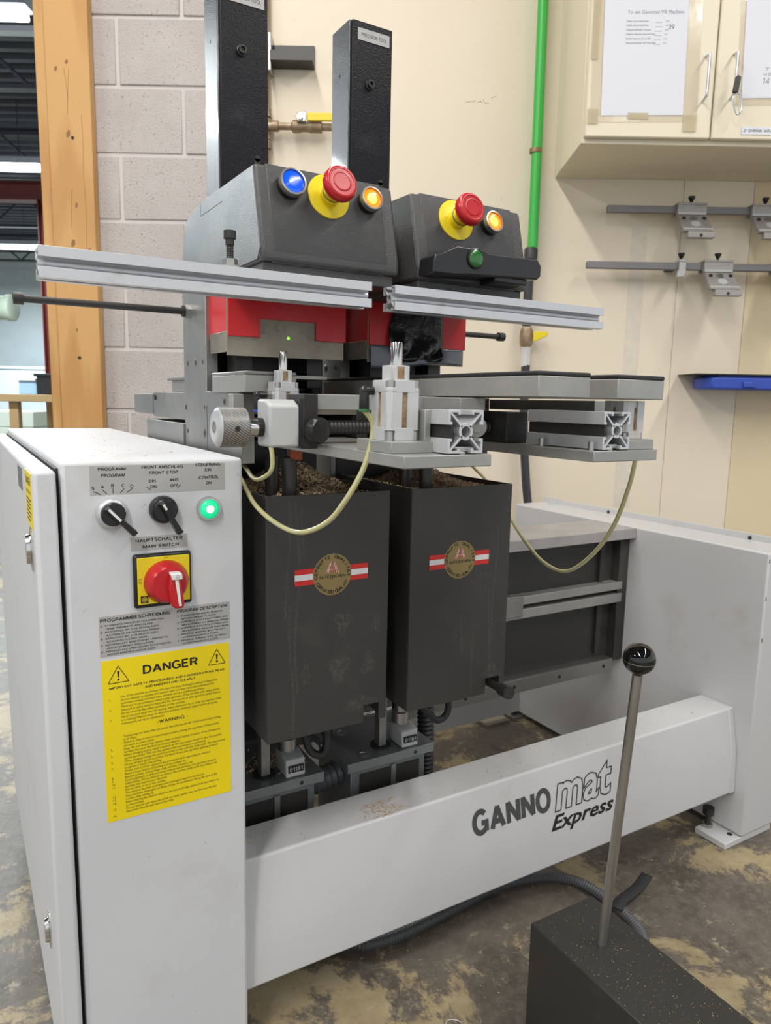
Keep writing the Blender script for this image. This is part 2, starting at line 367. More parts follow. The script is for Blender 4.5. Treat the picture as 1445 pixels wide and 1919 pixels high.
# ------------------------------------------------------------------ stroke lettering (plain grotesque capitals)
def arc(cx, cy, rx, ry, a0, a1, n=9):
    return [(cx+rx*math.cos(math.radians(a0+(a1-a0)*i/n)), cy+ry*math.sin(math.radians(a0+(a1-a0)*i/n))) for i in range(n+1)]
GL = {'A': (.70, [[(0, 0), (.35, 1)], [(.70, 0), (.35, 1)], [(.14, .30), (.56, .30)]]),
 'B': (.60, [[(0, 0), (0, 1), (.33, 1)]+arc(.33, .765, .22, .235, 90, -90)+[(0, .53)], [(.33, .53)]+arc(.36, .265, .24, .265, 90, -90)+[(0, 0)]]),
 'C': (.68, [arc(.36, .5, .36, .5, 42, 318, 16)]), 'D': (.64, [[(0, 0), (0, 1), (.26, 1)]+arc(.26, .5, .38, .5, 90, -90, 12)+[(0, 0)]]),
 'E': (.54, [[(.53, 1), (0, 1), (0, 0), (.54, 0)], [(0, .53), (.48, .53)]]), 'F': (.50, [[(.50, 1), (0, 1), (0, 0)], [(0, .52), (.44, .52)]]),
 'G': (.72, [arc(.37, .5, .37, .5, 45, 318, 16), [(.42, .44), (.70, .44), (.70, .02)]]), 'H': (.62, [[(0, 0), (0, 1)], [(.62, 0), (.62, 1)], [(0, .52), (.62, .52)]]),
 'I': (.0, [[(0, 0), (0, 1)]]), 'J': (.44, [[(.44, 1), (.44, .22)]+arc(.22, .22, .22, .22, 0, -180)]), 'K': (.62, [[(0, 0), (0, 1)], [(.58, 1), (.02, .40)], [(.20, .60), (.62, 0)]]),
 'L': (.48, [[(0, 1), (0, 0), (.48, 0)]]), 'M': (.76, [[(0, 0), (0, 1)], [(.76, 0), (.76, 1)], [(.02, 1), (.38, .06)], [(.74, 1), (.38, .06)]]), 'N': (.62, [[(0, 0), (0, 1)], [(.62, 0), (.62, 1)], [(0, .98), (.62, .02)]]),
 'O': (.74, [arc(.37, .5, .37, .5, 0, 360, 24)]), 'P': (.56, [[(0, 0), (0, 1), (.30, 1)]+arc(.30, .74, .26, .26, 90, -90)+[(0, .48)]]),
 'Q': (.74, [arc(.37, .5, .37, .5, 0, 360, 24), [(.48, .22), (.74, -.04)]]), 'R': (.60, [[(0, 0), (0, 1), (.32, 1)]+arc(.32, .745, .255, .255, 90, -90)+[(0, .49)], [(.34, .49), (.60, 0)]]),
 'S': (.58, [arc(.29, .745, .26, .255, 20, 245, 10)+arc(.30, .265, .28, .265, 62, -155, 10)]), 'T': (.60, [[(0, 1), (.60, 1)], [(.30, 1), (.30, 0)]]),
 'U': (.60, [[(0, 1), (0, .30)]+arc(.30, .30, .30, .30, 180, 360, 10)+[(.60, 1)]]), 'V': (.64, [[(0, 1), (.32, 0)], [(.64, 1), (.32, 0)]]), 'W': (.94, [[(0, 1), (.24, 0)], [(.47, .95), (.24, 0)], [(.47, .95), (.70, 0)], [(.94, 1), (.70, 0)]]),
 'X': (.62, [[(0, 0), (.62, 1)], [(0, 1), (.62, 0)]]), 'Y': (.62, [[(0, 1), (.31, .45), (.62, 1)], [(.31, .45), (.31, 0)]]), 'Z': (.56, [[(0, 1), (.56, 1)], [(.54, 1), (.02, 0)], [(0, 0), (.56, 0)]]),
 '0': (.5, [arc(.25, .5, .25, .5, 0, 360, 18)]), '1': (.28, [[(0, .76), (.26, 1), (.26, 0)]]), '2': (.5, [arc(.25, .73, .25, .27, 170, -35, 8)+[(0, 0), (.5, 0)]]),
 '3': (.5, [arc(.24, .755, .23, .245, 160, -90, 8), arc(.24, .26, .26, .26, 90, -165, 8)]), '4': (.52, [[(.52, .27), (0, .27), (.38, 1), (.38, 0)]]), '6': (.5, [arc(.25, .30, .25, .30, 0, 360, 14), [(0, .30), (.06, .72), (.30, 1)]]), '5': (.5, [[(.46, 1), (.08, 1), (.04, .54)]+arc(.24, .32, .26, .32, 125, -155, 9)]),
 '7': (.5, [[(0, 1), (.5, 1), (.18, 0)]]), '8': (.5, [arc(.25, .755, .21, .245, 0, 360, 14), arc(.25, .265, .25, .265, 0, 360, 14)]), '9': (.5, [arc(.25, .70, .25, .30, 0, 360, 14), [(.5, .70), (.46, .3), (.25, 0)]]),
 '-': (.34, [[(0, .40), (.34, .40)]]), '.': (.0, [[(0, 0), (0, .06)]]), ',': (.0, [[(.03, .06), (-.03, -.14)]]), '"': (.14, [[(0, 1), (0, .75)], [(.14, 1), (.14, .75)]]),
 'm': (.74, [[(0, 0), (0, .7)], [(0, .45)]+arc(.185, .48, .185, .22, 170, 0, 6)+[(.37, 0)], [(.37, .45)]+arc(.555, .48, .185, .22, 170, 0, 6)+[(.74, 0)]]),
 'i': (.0, [[(0, 0), (0, .7)], [(0, .9), (0, 1)]]), 'n': (.42, [[(0, 0), (0, .7)], [(0, .45)]+arc(.21, .48, .21, .22, 170, 0, 6)+[(.42, 0)]]),
 'a': (.44, [arc(.22, .34, .22, .34, 0, 360, 12), [(.44, .7), (.44, 0)]]), 'x': (.42, [[(0, 0), (.42, .7)], [(0, .7), (.42, 0)]])}
for k, b in (('\u00c4', 'A'), ('\u00d6', 'O'), ('\u00dc', 'U')):
    w = GL[b][0]; GL[k] = (w, GL[b][1]+[[(w*.30, 1.20), (w*.30, 1.30)], [(w*.70, 1.20), (w*.70, 1.30)]])
def poly(g, pts, t, f):
    """a line of thickness t through 2-D points, mitred at the bends"""
    P = [Vector((p[0], p[1])) for p in pts]; n = len(P); closed = (P[0]-P[-1]).length < 1e-6
    if closed: P = P[:-1]; n -= 1
    A = []; B = []
    for i in range(n):
        d0 = (P[i]-P[i-1]).normalized() if (i or closed) else None
        d1 = (P[(i+1) % n]-P[i]).normalized() if (i < n-1 or closed) else None
        d0 = d0 or d1; d1 = d1 or d0
        n0 = Vector((-d0.y, d0.x)); n1 = Vector((-d1.y, d1.x)); m = n0+n1
        m = n1 if m.length < .3 else m.normalized()
        k = min(1/max(m.dot(n1), .35), 2.0)
        A.append(P[i]+m*t/2*k); B.append(P[i]-m*t/2*k)
    for i in range(n if closed else n-1):
        j = (i+1) % n
        g.b.faces.new([g.b.verts.new(f(q)) for q in (A[i], A[j], B[j], B[i])])
def caps(g, s, x, y, h, width=None, wt=.15, shear=0, align='LEFT', rot=0, gap=.24):
    """flat capitals of height h; width stretches the whole line"""
    adv = []; X = 0
    for ch in s:
        if ch == ' ': X += .42; continue
        w, st = GL.get(ch, GL['-']); adv.append((X+wt/2, w, st)); X += w+wt+gap*.55
    X -= gap*.55
    k = (width/(X*h)) if width else 1
    off = {'LEFT': 0, 'CENTER': -X*k*h/2, 'RIGHT': -X*k*h}[align]
    c, sn = math.cos(rot), math.sin(rot)
    lay = [0]
    def f0(q, ox, cl):
        yy = wt/2+q.y*(1-wt)
        if cl: yy = min(max(yy, 0), 1)          # cut pointed joints flat
        xx = (q.x+ox)*k
        u = off+(xx+shear*yy)*h; v = yy*h
        return (x+u*c-v*sn, y+u*sn+v*c, lay[0]*6e-6)
    for ox, w, st in adv:
        for p in st:
            lay[0] = (lay[0]+1) % 5
            cl = min(v[1] for v in p) > -.01 and max(v[1] for v in p) < 1.01
            poly(g, p, wt, lambda q, ox=ox, cl=cl: f0(q, ox, cl))

# ================================================================== SETTING (wall frame: a along the wall, d away, z up)
fl = struct(done(G().box(-14, -3, -.05, 6, 15, 0), 'floor', 'floor', frame='W'))
# concrete block wall: every block its own part
wl = struct(done(G().box(-1.09, 2.436, 0, -.30, 2.60, 3.46), 'wall_left', 'mortar', frame='W'))
rows = [.9025+.1994*k for k in range(-4, 9)]
for k, z0 in enumerate(rows):
    j0 = -.8564 if k % 2 == 1 else -.6545
    a = j0-.4
    while a < -.30:
        a0, a1 = max(a+.006, -1.09), min(a+.394, -.302)
        if a1-a0 > .03:
            dz = random.uniform(-.0012, .0012)
            z1 = z0+.1994-.005
            b = done(G().box(a0, 2.4315+dz, z0+.005, a1, 2.44, min(z1, 3.4)), 'block', 'block', wl, 'W', bevel=.003, seg=2)
        a += .4
# drywall sheets over the block wall
wb = struct(done(G().box(-.42, 2.395, 0, 3.4, 2.60, 3.46), 'wall_back', 'joint', frame='W'))
for a0, a1, m in ((-.42, .9045, 'cream'), (.9060, 1.1225, 'cream'), (1.1240, 3.4, 'cream2')):
    done(G().box(a0, 2.38, 0, a1, 2.396, 3.4), 'panel', m, wb, 'W', label=None if m == 'cream' else 'yellower wall panel')
done(G().box(.752, 2.3792, .62, .80, 2.3815, 1.5), 'joint_tape', 'joint', wb, 'W')
done(G().box(.898, 2.3794, 1.19, .9015, 2.3815, 1.47), 'joint_filler', 'joint', wb, 'W')
g = G()
for x0, z0, n in ((.215, 1.855, 14), (.30, 1.868, 3)):
    for i in range(n):
        xx = x0+.0055*i+random.uniform(-.003, .003); zz = z0+random.uniform(-.004, .004); q = random.uniform(-.004, .004)
        g.tube([(xx, 2.3797, zz), (xx+random.uniform(.002, .008), 2.3797, zz+q)], .0005, 4, 0)
done(g, 'scuff_mark', 'paperink', wb, 'W')

# pine planks framing the opening
po = thing('timber_door_frame', 'pale pine planks framing the opening beside the block wall', 'door frame', (-1.01, 2.41, 0), frame='W')
p1 = done(G().box(-1.095, 2.396, 0, -1.0635, 2.436, 3.3), 'plank', 'pine', po, 'W', bevel=.003, label='narrow left plank')
p2 = done(G().box(-1.0625, 2.390, 0, -.928, 2.428, 3.3), 'plank', 'pine', po, 'W', bevel=.003)
for a, z, r in ((-1.0, 1.745, .0085), (-1.0, 1.42, .009), (-.996, 1.95, .006), (-1.03, 1.93, .006), (-.984, 1.535, .006), (-.95, 1.40, .006), (-1.0, 1.155, .004)):
    kr = [r*random.uniform(.75, 1.1) for _ in range(14)]
    done(G().prism([(a+kr[i]*.85*math.cos(2*PI*i/14)+.25*kr[i]*math.sin(2*PI*i/14), z+kr[i]*1.35*math.sin(2*PI*i/14)) for i in range(14)], 'y', 2.3897, 2.3905), 'knot', 'knot', p2, 'W')
for pts in ([(-.957, 1.40), (-.955, 1.52), (-.958, 1.62), (-.956, 1.72), (-.9575, 1.80)], [(-1.005, 1.93), (-.998, 1.86), (-1.0, 1.80)], [(-.9905, 1.93), (-.9955, 1.87), (-1.0, 1.80)], [(-1.0, 1.53), (-.996, 1.58), (-1.004, 1.47)]):
    done(G().tube([(x, 2.3899, z) for x, z in pts], .0006, 4, 6), 'grain_line', 'knot', p2, 'W')
for a, z in ((-.987, 1.733), (-.995, 1.068)):
    done(G().lathe((a, 2.391, z), (0, -1, 0), [(0, .0052), (.002, .0052), (.0025, .003), (.001, .0028)], 14), 'screw', 'bolt', p2, 'W')

# ------------------------------------------------------------------ hall seen through the opening
wh = struct(done(G().box(-14, 13.5, 0, -1.5, 13.7, 3.6), 'wall_far', 'hall_wall', frame='W'))
ce = done(G().box(-14, -5, 3.46, 6, 13.7, 3.5), 'ceiling', 'deck', frame='W'); struct(ce)
d = 2.8
while d < 13.4:
    g = G().prism([(d, 3.46), (d+.02, 3.42), (d+.08, 3.42), (d+.10, 3.46)], 'x', -14, -1.25)
    done(g, 'deck_rib', 'deck', ce, 'W'); d += .17
for k, d in enumerate((3.7, 5.4, 7.4, 9.6, 12)):
    t = thing('roof_joist', ['dark open-web roof joist nearest the opening, above the first lamp', 'dark roof joist second from the opening', 'dark roof joist third from the opening', 'dark roof joist fourth from the opening', 'dark roof joist farthest from the opening, near the pale wall'][k], 'joist', (-5, d, 3.0), frame='W', group='roof joists in the hall')
    done(G().box(-13, d-.04, 3.38, -1.3, d+.04, 3.415), 'top_chord', 'lamphouse' if k < 2 else 'joist', t, 'W')
    done(G().box(-13, d-.04, 3.02, -1.3, d+.04, 3.05), 'bottom_chord', 'joist', t, 'W')
    a = -13
    i = 0
    while a < -1.7:
        z0, z1 = (3.04, 3.40) if i % 2 else (3.40, 3.04)
        done(G().cyl((a, d, z0), (a+.42, d, z1), .014, n=6), 'web_bar', 'joist', t, 'W'); a += .42; i += 1
for k, (d, z, a0, a1, lb) in enumerate(((4.25, 2.955, -3.4, -1.955, 'bright tube lamp hanging at the top left corner'), (6.7, 2.885, -4.6, -3.04, 'bright tube lamp second from the top in the opening'), (10.2, 2.89, -6.8, -4.72, 'farthest of the three bright tube lamps, just above the left rail end'))):
    t = thing('hanging_lamp', lb, 'lamp', ((a0+a1)/2, d, z), frame='W', group='tube lamps in the hall')
    done(G().prism([(d-.06, z+.03), (d+.06, z+.03), (d+.03, z+.09), (d-.03, z+.09)], 'x', a0, a1), 'housing', 'lamphouse', t, 'W')
    for dd in (-.035, .035):
        done(G().cyl((a0+.03, d+dd, z+.005), (a1-.03, d+dd, z+.005), .022, n=12), 'tube', 'lamp', t, 'W')
    for aa in (a0+.2, a1-.2): done(G().cyl((aa, d, z+.085), (aa, d, 3.46), .004, n=6), 'hanger', 'joist', t, 'W')
t = thing('steel_column', 'dark red steel column beyond the pine frame', 'column', (-3.70, 8.15, 0), frame='W')
done(G().box(-3.735, 8.05, .006, -3.725, 8.20, 2.985), 'flange', 'redsteel', t, 'W'); done(G().box(-3.73, 8.115, .006, -3.65, 8.135, 2.985), 'web', 'redsteel', t, 'W')
done(G().box(-3.655, 8.05, .006, -3.645, 8.20, 2.985), 'flange', 'redsteel', t, 'W'); done(G().box(-3.78, 8.0, 0, -3.60, 8.25, .012), 'base_plate', 'redsteel', t, 'W')
t = thing('red_roof_girder', 'dark red steel girder crossing under the hall roof', 'girder', (-5, 8.2, 3), frame='W')
done(G().box(-13, 8.12, 2.985, -2.2, 8.28, 3.0), 'flange', 'redsteel', t, 'W'); done(G().box(-13, 8.19, 2.995, -2.2, 8.21, 3.165), 'web', 'redsteel', t, 'W'); done(G().box(-13, 8.12, 3.16, -2.2, 8.28, 3.175), 'flange', 'redsteel', t, 'W')
# timber trestle with goods
t = thing('timber_trestle', 'rough timber trestle bench behind the pine frame', 'bench', (-3.1, 6.2, 0), frame='W')
done(G().box(-3.12, 5.9, .885, -2.3, 6.7, .945), 'bench_top', 'bench', t, 'W', bevel=.004)
for a in (-3.07, -2.4):
    for d in (5.95, 6.6): done(G().box(a, d, 0, a+.075, d+.06, .885), 'leg', 'bench', t, 'W', bevel=.003)
done(G().box(-3.07, 5.96, .60, -2.33, 5.99, .64), 'rail', 'bench', t, 'W')
t = thing('black_crate', 'black plastic crate on the timber trestle', 'crate', (-2.85, 6.2, .945), frame='W')
done(G().box(-2.86, 6.0, .946, -2.35, 6.5, 1.10), 'crate_body', 'plastic', t, 'W', bevel=.008); done(G().box(-2.875, 5.985, 1.09, -2.34, 6.515, 1.115), 'rim', 'plastic', t, 'W', bevel=.004)
done(G().box(-2.74, 5.99, 1.115, -2.5, 6.4, 1.13), 'lid', 'plastic', t, 'W', bevel=.003)
t = thing('blue_carton', 'light blue carton beside the black crate on the trestle', 'carton', (-2.98, 6.2, .945), frame='W')
done(G().box(-3.03, 6.05, .946, -2.885, 6.4, 1.055), 'carton_body', 'ltblue', t, 'W', bevel=.004); done(G().box(-3.06, 6.03, 1.055, -2.88, 6.42, 1.075), 'lid', 'whiteplastic', t, 'W', bevel=.003)
for k in range(4):
    z0 = .42+.11*k
    done(G().box(-2.86, 7.0, z0, -2.2, 7.5, z0+.1), 'board_stack', 'panelgreen', None, 'W', bevel=.006, loc=(-2.5, 7.2, z0),
         thing_=('pale green board stack under the trestle, %s of the pile' % ('lowest', 'second from the bottom', 'second from the top', 'topmost')[k], 'boards', 'board stacks behind the trestle'))
done(G().box(-2.9, 6.95, 0, -2.15, 7.55, .418), 'pallet_box', 'panelgreen', None, 'W', bevel=.01, loc=(-2.5, 7.2, 0), thing_=('pale green pallet box on the floor under the board stacks', 'box'))
for k in range(3):
    done(G().box(-4.3, 7.3, .30+.16*k, -3.53, 7.85, .455+.16*k), 'board_stack', 'panelgreen', None, 'W', bevel=.006, loc=(-3.9, 7.6, .3+.16*k),
         thing_=('pale green board stack at the left picture edge, %s of its pile' % ('lowest', 'middle', 'topmost')[k], 'boards', 'board stacks at the left edge'))
done(G().box(-4.35, 7.25, 0, -3.5, 7.9, .298), 'pallet_box', 'panelgreen', None, 'W', bevel=.01, loc=(-3.9, 7.6, 0), thing_=('pale green pallet box at the left picture edge', 'box'))
t = thing('white_cabinet', 'white cabinet against the pale wall at the far left', 'cabinet', (-5.6, 12.6, 0), frame='W')
done(G().box(-6.6, 12.4, 0, -5.05, 13.2, 1.35), 'cabinet_body', 'hall_wall', t, 'W', bevel=.01); done(G().box(-6.62, 12.38, 1.35, -5.03, 13.22, 1.40), 'top', 'hall_wall', t, 'W', bevel=.01)
for a0, a1 in ((-6.58, -5.84), (-5.81, -5.07)): done(G().box(a0, 12.385, .08, a1, 12.40, 1.3), 'door', 'hall_wall', t, 'W', bevel=.004)
t = thing('air_duct', 'pale green round duct at the left picture edge', 'duct', (-4.6, 9.0, 2.0), frame='W')
done(G().lathe((-6.62, 9.0, 1.965), (1, 0, 0), [(0, .14), (2.02, .14), (2.04, .155), (2.10, .155), (2.12, .13)], 24), 'duct_body', 'duct', t, 'W')
for k in range(3): done(G().pipe((-6.2+k*.7, 9.0, 1.965), (-6.17+k*.7, 9.0, 1.965), .148, .138, 24), 'band', 'duct', t, 'W')
done(G().cyl((-5.2, 9.0, 2.10), (-5.2, 9.0, 3.45), .006, n=6), 'hanger', 'joist', t, 'W')
done(G().tube([(-6.05, 13.46, .2), (-6.05, 13.46, 3.4)], .04, 10, 0), 'green_pipe', 'pipe_green', None, 'W', loc=(-6.05, 13.46, .2), thing_=('thin green pipe running up the far pale wall', 'pipe'))

# ------------------------------------------------------------------ things on the back wall
# vertical tarnished pipe with ball valve
t = thing('copper_air_pipe', 'tarnished vertical air pipe at the edge of the cream wall', 'pipe', (-.385, 2.36, 0), frame='W')
done(G().cyl((-.387, 2.355, .2), (-.387, 2.355, 3.2), .0125, n=14), 'pipe', 'pipe_copper', t, 'W')
for z in (1.79, 1.70): done(G().cyl((-.387, 2.355, z), (-.387, 2.355, z+.022), .018, n=14), 'collar', 'pipe_copper', t, 'W')
done(G().cyl((-.387, 2.355, 1.725), (-.387, 2.355, 1.785), .0165, n=14), 'tee', 'pipe_copper', t, 'W')
done(G().lathe((-.387, 2.345, 1.762), (1, 0, 0), [(0, .012), (.025, .012), (.025, .0155), (.042, .0155), (.042, .0105), (.088, .0105)], 16), 'branch', 'pipe_copper', t, 'W')
t = thing('ball_valve', 'brass ball valve with yellow lever between the two black posts', 'valve', (-.28, 2.345, 1.762), frame='W')
done(G().lathe((-.305, 2.345, 1.762), (1, 0, 0), [(0, .013), (.004, .0185), (.022, .0185), (.03, .015), (.05, .015), (.055, .0175), (.09, .0175), (.092, .011), (.12, .011)], 16), 'valve_body', 'pipe_copper', t, 'W')
lv = done(G().prism([(-.285, 1.768), (-.262, 1.768), (-.255, 1.79), (-.262, 1.797), (-.285, 1.795), (-.291, 1.782)], 'y', 2.318, 2.323), 'lever_plate', 'zinc', t, 'W', bevel=.002)
done(G().box(-.256, 2.316, 1.770, -.16, 2.325, 1.793), 'lever_grip', 'yellow', t, 'W', bevel=.003)
done(G().hexa((-.276, 2.318, 1.779), (-.276, 2.310, 1.779), .008), 'nut', 'zinc', t, 'W'); done(G().cyl((-.276, 2.345, 1.775), (-.276, 2.322, 1.777), .007), 'stem', 'zinc', t, 'W')
# steel angle bracket
t = thing('steel_angle_bracket', 'dark steel channel bracket on the wall beside the tall left post', 'bracket', (-.30, 2.37, 1.94), frame='W')
done(G().box(-.366, 2.315, 1.935, -.240, 2.379, 1.940), 'lower_flange', 'bolt', t, 'W'); done(G().box(-.366, 2.374, 1.940, -.240, 2.379, 2.0), 'web', 'bolt', t, 'W')
done(G().box(-.366, 2.315, 1.940, -.240, 2.320, 1.962), 'lip', 'bolt', t, 'W')
done(G().box(-.3735, 2.325, 1.91, -.364, 2.378, 2.015), 'end_plate', 'zinc', t, 'W', bevel=.002)
# green pipe
t = thing('green_air_pipe', 'bright green vertical air pipe with black lower end', 'pipe', (.43, 2.355, 0), frame='W')
done(G().cyl((.438, 2.345, 1.40), (.430, 2.345, 3.3), .0155, n=20), 'upper_pipe', 'pipe_green', t, 'W')
done(G().pipe((.4335, 2.345, 1.70), (.4335, 2.345, 1.712), .0185, .014, 20), 'pipe_clip', 'pipe_copper', t, 'W')
done(G().lathe((.434, 2.345, 1.335), (0, 0, 1), [(0, .013), (.05, .014), (.055, .0205), (.085, .0205), (.09, .017)], 20), 'coupling', 'pipe_black', t, 'W')
done(G().cyl((.431, 2.345, 1.19), (.431, 2.345, 1.34), .014, n=18), 'lower_pipe', 'pipe_black', t, 'W')
done(G().lathe((.432, 2.345, 1.125), (0, 0, 1), [(0, .016), (.01, .02), (.03, .0215), (.05, .02), (.06, .016)], 16), 'valve', 'pipe_copper', t, 'W')
done(G().prism([(.45, 1.140), (.495, 1.160), (.495, 1.172), (.45, 1.172)], 'y', 2.322, 2.33), 'lever_grip', 'yellow', t, 'W', bevel=.002)
done(G().lathe((.433, 2.345, 1.065), (0, 0, 1), [(0, .013), (.005, .0145), (.055, .016), (.06, .019)], 8), 'hose_fitting', 'whiteplastic', t, 'W')
done(G().tube([(.434, 2.345, 1.07), (.434, 2.345, .98), (.438, 2.342, .85), (.452, 2.34, .7), (.468, 2.335, .55), (.47, 2.33, .3)], .0135, 12, 6), 'hose', 'pipe_black', t, 'W')
# wall cabinet
t = thing('wall_cabinet', 'cream laminate wall cabinet above the machine', 'cabinet', (.9, 2.22, 1.635), frame='W')
ca = done(G().box(.503, 2.075, 1.640, 1.75, 2.3795, 2.6), 'carcass', 'cab', t, 'W', bevel=.002)
dl = done(G().box(.508, 2.057, 1.652, .8395, 2.074, 2.6), 'door', 'cab', t, 'W', bevel=.004, seg=3)
dr = done(G().box(.8435, 2.057, 1.652, 1.35, 2.074, 2.6), 'door', 'cab', t, 'W', bevel=.004, seg=3)
for dd, a, z0, z1 in ((dl, .812, 1.742, 1.853), (dr, .884, 1.750, 1.859)):
    done(G().tube([(a, 2.058, z0), (a, 2.034, z0+.006), (a, 2.030, z0+.014), (a, 2.030, z1-.014), (a, 2.034, z1-.006), (a, 2.058, z1)], .0034, 10, 4), 'handle', 'handle', dd, 'W')
# paper in plastic sleeve
t = thing('paper_notice', 'white printed notice in a clear sleeve taped to the left cabinet door', 'paper', (.66, 2.056, 1.70), frame='W')
ptilt = Matrix.Translation((.655, 0, 1.71)) @ Matrix.Rotation(-.022, 4, 'Y') @ Matrix.Translation((-.655, 0, -1.71))
done(G().box(.547, 2.0545, 1.706, .763, 2.0552, 1.995), 'sheet', 'paper', t, 'W', pre=ptilt)
done(G().box(.519, 2.0552, 1.690, .800, 2.0560, 2.02), 'sleeve', 'sleeve', t, 'W', pre=ptilt)
for a0, z0, a1, z1 in ((.512, 1.683, .540, 1.72), (.512, 1.84, .530, 2.01), (.618, 1.697, .672, 1.712), (.765, 1.668, .80, 1.71)):
    done(G().box(a0, 2.0538, z0, a1, 2.0544, z1), 'tape_strip', 'oldtape', t, 'W')
g = G(); X0 = plane_m((0, 2.0543, 0), (1, 0, 0), (0, 0, 1))
add_text(g, 'To set Ganomat VB Machine', .606, 1.951, .0125)
for i, (l, r) in enumerate((('Depth (cut at back) face', 'mm'), ('Depth (set at front) face', 'mm'), ('Distance Between 1st hole', 'mm'), ('Distance Between Second Head', 'mm'), ('Drilled distance HC to HD', 'mm'), ('Distance Between VB Cam Head', 'mm'))):
    z = 1.932-.0105*i
    add_text(g, l, .604, z, .0058, bold=.01); add_text(g, r, .706-.001*i, z, .0055)
    g.box(.680-.0008*i, z-.002, 0, .698-.0008*i, z-.0014, .0002)
done(g, 'notice_lettering', 'paperink', t, 'W', pre=ptilt @ X0)
g = G(); caps(g, '39', .712, 1.914, .011, wt=.13, shear=.15); done(g, 'handwriting', 'ink', t, 'W', pre=ptilt @ X0)
t = thing('paper_list', 'white handwritten list in a clear sleeve on the right cabinet door', 'paper', (1.0, 2.056, 1.75), frame='W')
pt2 = Matrix.Translation((.913, 0, 1.75)) @ Matrix.Rotation(-.03, 4, 'Y') @ Matrix.Translation((-.913, 0, -1.75))
done(G().box(.913, 2.0545, 1.752, 1.13, 2.0552, 2.04), 'sheet', 'paper', t, 'W', pre=pt2); done(G().box(.900, 2.0552, 1.735, 1.15, 2.056, 2.06), 'sleeve', 'sleeve', t, 'W', pre=pt2)
g = G(); caps(g, '14 SP', .964, 1.786, .016, wt=.14, shear=.1); add_text(g, '7" 5', .972, 1.818, .012); add_text(g, '14 SP 1', .966, 1.806, .010)
done(g, 'handwriting', 'paperink', t, 'W', pre=pt2 @ X0)
t = thing('shelf_label', 'small white strip label below the list on the right door', 'label', (.96, 2.056, 1.67), frame='W')
done(G().box(.921, 2.0555, 1.664, 1.05, 2.0566, 1.683), 'strip', 'paper', t, 'W')
g = G(); caps(g, '3" SHRINK WRAP', .926, 1.6695, .0078, wt=.16, shear=.1); done(g, 'label_lettering', 'ink_grey', t, 'W', pre=plane_m((0, 2.0553, 0), (1, 0, 0), (0, 0, 1)))
t = thing('bulldog_clip', 'dark clip with a steel carabiner hanging on the right door handle', 'clip', (.884, 2.03, 1.75), frame='W')
done(G().prism([(.874, 1.752), (.888, 1.752), (.893, 1.79), (.884, 1.795), (.878, 1.788)], 'y', 2.018, 2.026), 'clip_body', 'bolt', t, 'W', bevel=.002)
done(G().tube([(.890, 2.022, 1.752), (.896, 2.022, 1.745), (.901, 2.022, 1.72), (.897, 2.022, 1.703), (.888, 2.022, 1.703), (.880, 2.022, 1.722), (.877, 2.022, 1.742), (.884, 2.022, 1.751), (.890, 2.022, 1.752)], .0021, 8, 5), 'carabiner', 'handle', t, 'W')
# measuring rails with stop brackets
def wall_rail(name, lb, z, a0, brs, slim=None, tilt=0):
    t = thing(name, lb, 'rail', (a0, 2.33, z), frame='W', group='grey measuring rails on the wall')
    done(G().box(a0, 2.315, z-.010, 1.75, 2.335, z+.010), 'bar', 'railgrey', t, 'W', bevel=.0015)
    for a in (a0+.27, 1.5): done(G().box(a-.012, 2.335, z-.008, a+.012, 2.379, z+.008), 'wall_spacer', 'bolt', t, 'W')
    return t
def stop_bracket(a, z, lb):
    t = thing('rail_stop', lb, 'bracket', (a, 2.31, z), frame='W', group='stop brackets on the measuring rails')
    g = G().box(a-.048, 2.298, z+.0105, a+.040, 2.345, z+.017).box(a-.048, 2.298, z-.019, a+.040, 2.3145, z+.0105).box(a-.048, 2.3355, z-.017, a+.040, 2.345, z+.0105)
    done(g, 'clamp', 'bracket', t, 'W', bevel=.0015)
    done(G().box(a-.046, 2.2965, z-.018, a+.036, 2.298, z-.011), 'scale_plate', 'cover', t, 'W')
    pl = done(G().prism([(2.30, z-.019), (2.318, z-.019), (2.262, z-.080), (2.246, z-.076)], 'x', a-.046, a+.042), 'sloped_plate', 'bracket', t, 'W', bevel=.0015)
    n = Vector((0, -.73, .69)).normalized()
    def pp(da, k): return (a+da, 2.30-.054*k-.0005, z-.019-.057*k)
    for da, k, r in ((-.032, .22, .0055), (.028, .22, .0055), (-.004, .24, .010)):
        p = Vector(pp(da, k)); done(G().cyl(p-n*.004, p+n*.003, r, n=14), 'screw', 'bolt' if r < .009 else 'zinc', pl, 'W')
    done(G().cyl(Vector(pp(-.002, .55))-n*.003, Vector(pp(-.002, .55))+n*.001, .014, n=20), 'boss', 'cover', pl, 'W')
    done(G().box(a-.034, 2.240, z-.096, a+.046, 2.262, z-.078), 'front_bar', 'bracket', t, 'W', bevel=.0015)
    done(G().box(a-.044, 2.252, z-.074, a+.044, 2.262, z-.066), 'ridge', 'cover', t, 'W', bevel=.001)
    done(G().cyl((a+.004, 2.241, z-.089), (a+.004, 2.238, z-.089), .004, n=10), 'hole', 'dark', t, 'W')
    done(G().lathe((a, 2.322, z+.017), (0, 0, 1), [(0, .004), (.008, .004), (.009, .0055), (.014, .0075), (.019, .0105), (.023, .0105)], 8), 'thumb_screw', 'plastic', t, 'W')
wall_rail('measuring_rail', 'upper grey measuring rail on the cream wall below the cabinet', 1.538, .655, 0)
wall_rail('measuring_rail', 'lower grey measuring rail on the cream wall', 1.374, .602, 0)
stop_bracket(.908, 1.538, 'alloy stop bracket on the upper rail, left one')
stop_bracket(1.132, 1.538, 'alloy stop bracket on the upper rail at the right picture edge')
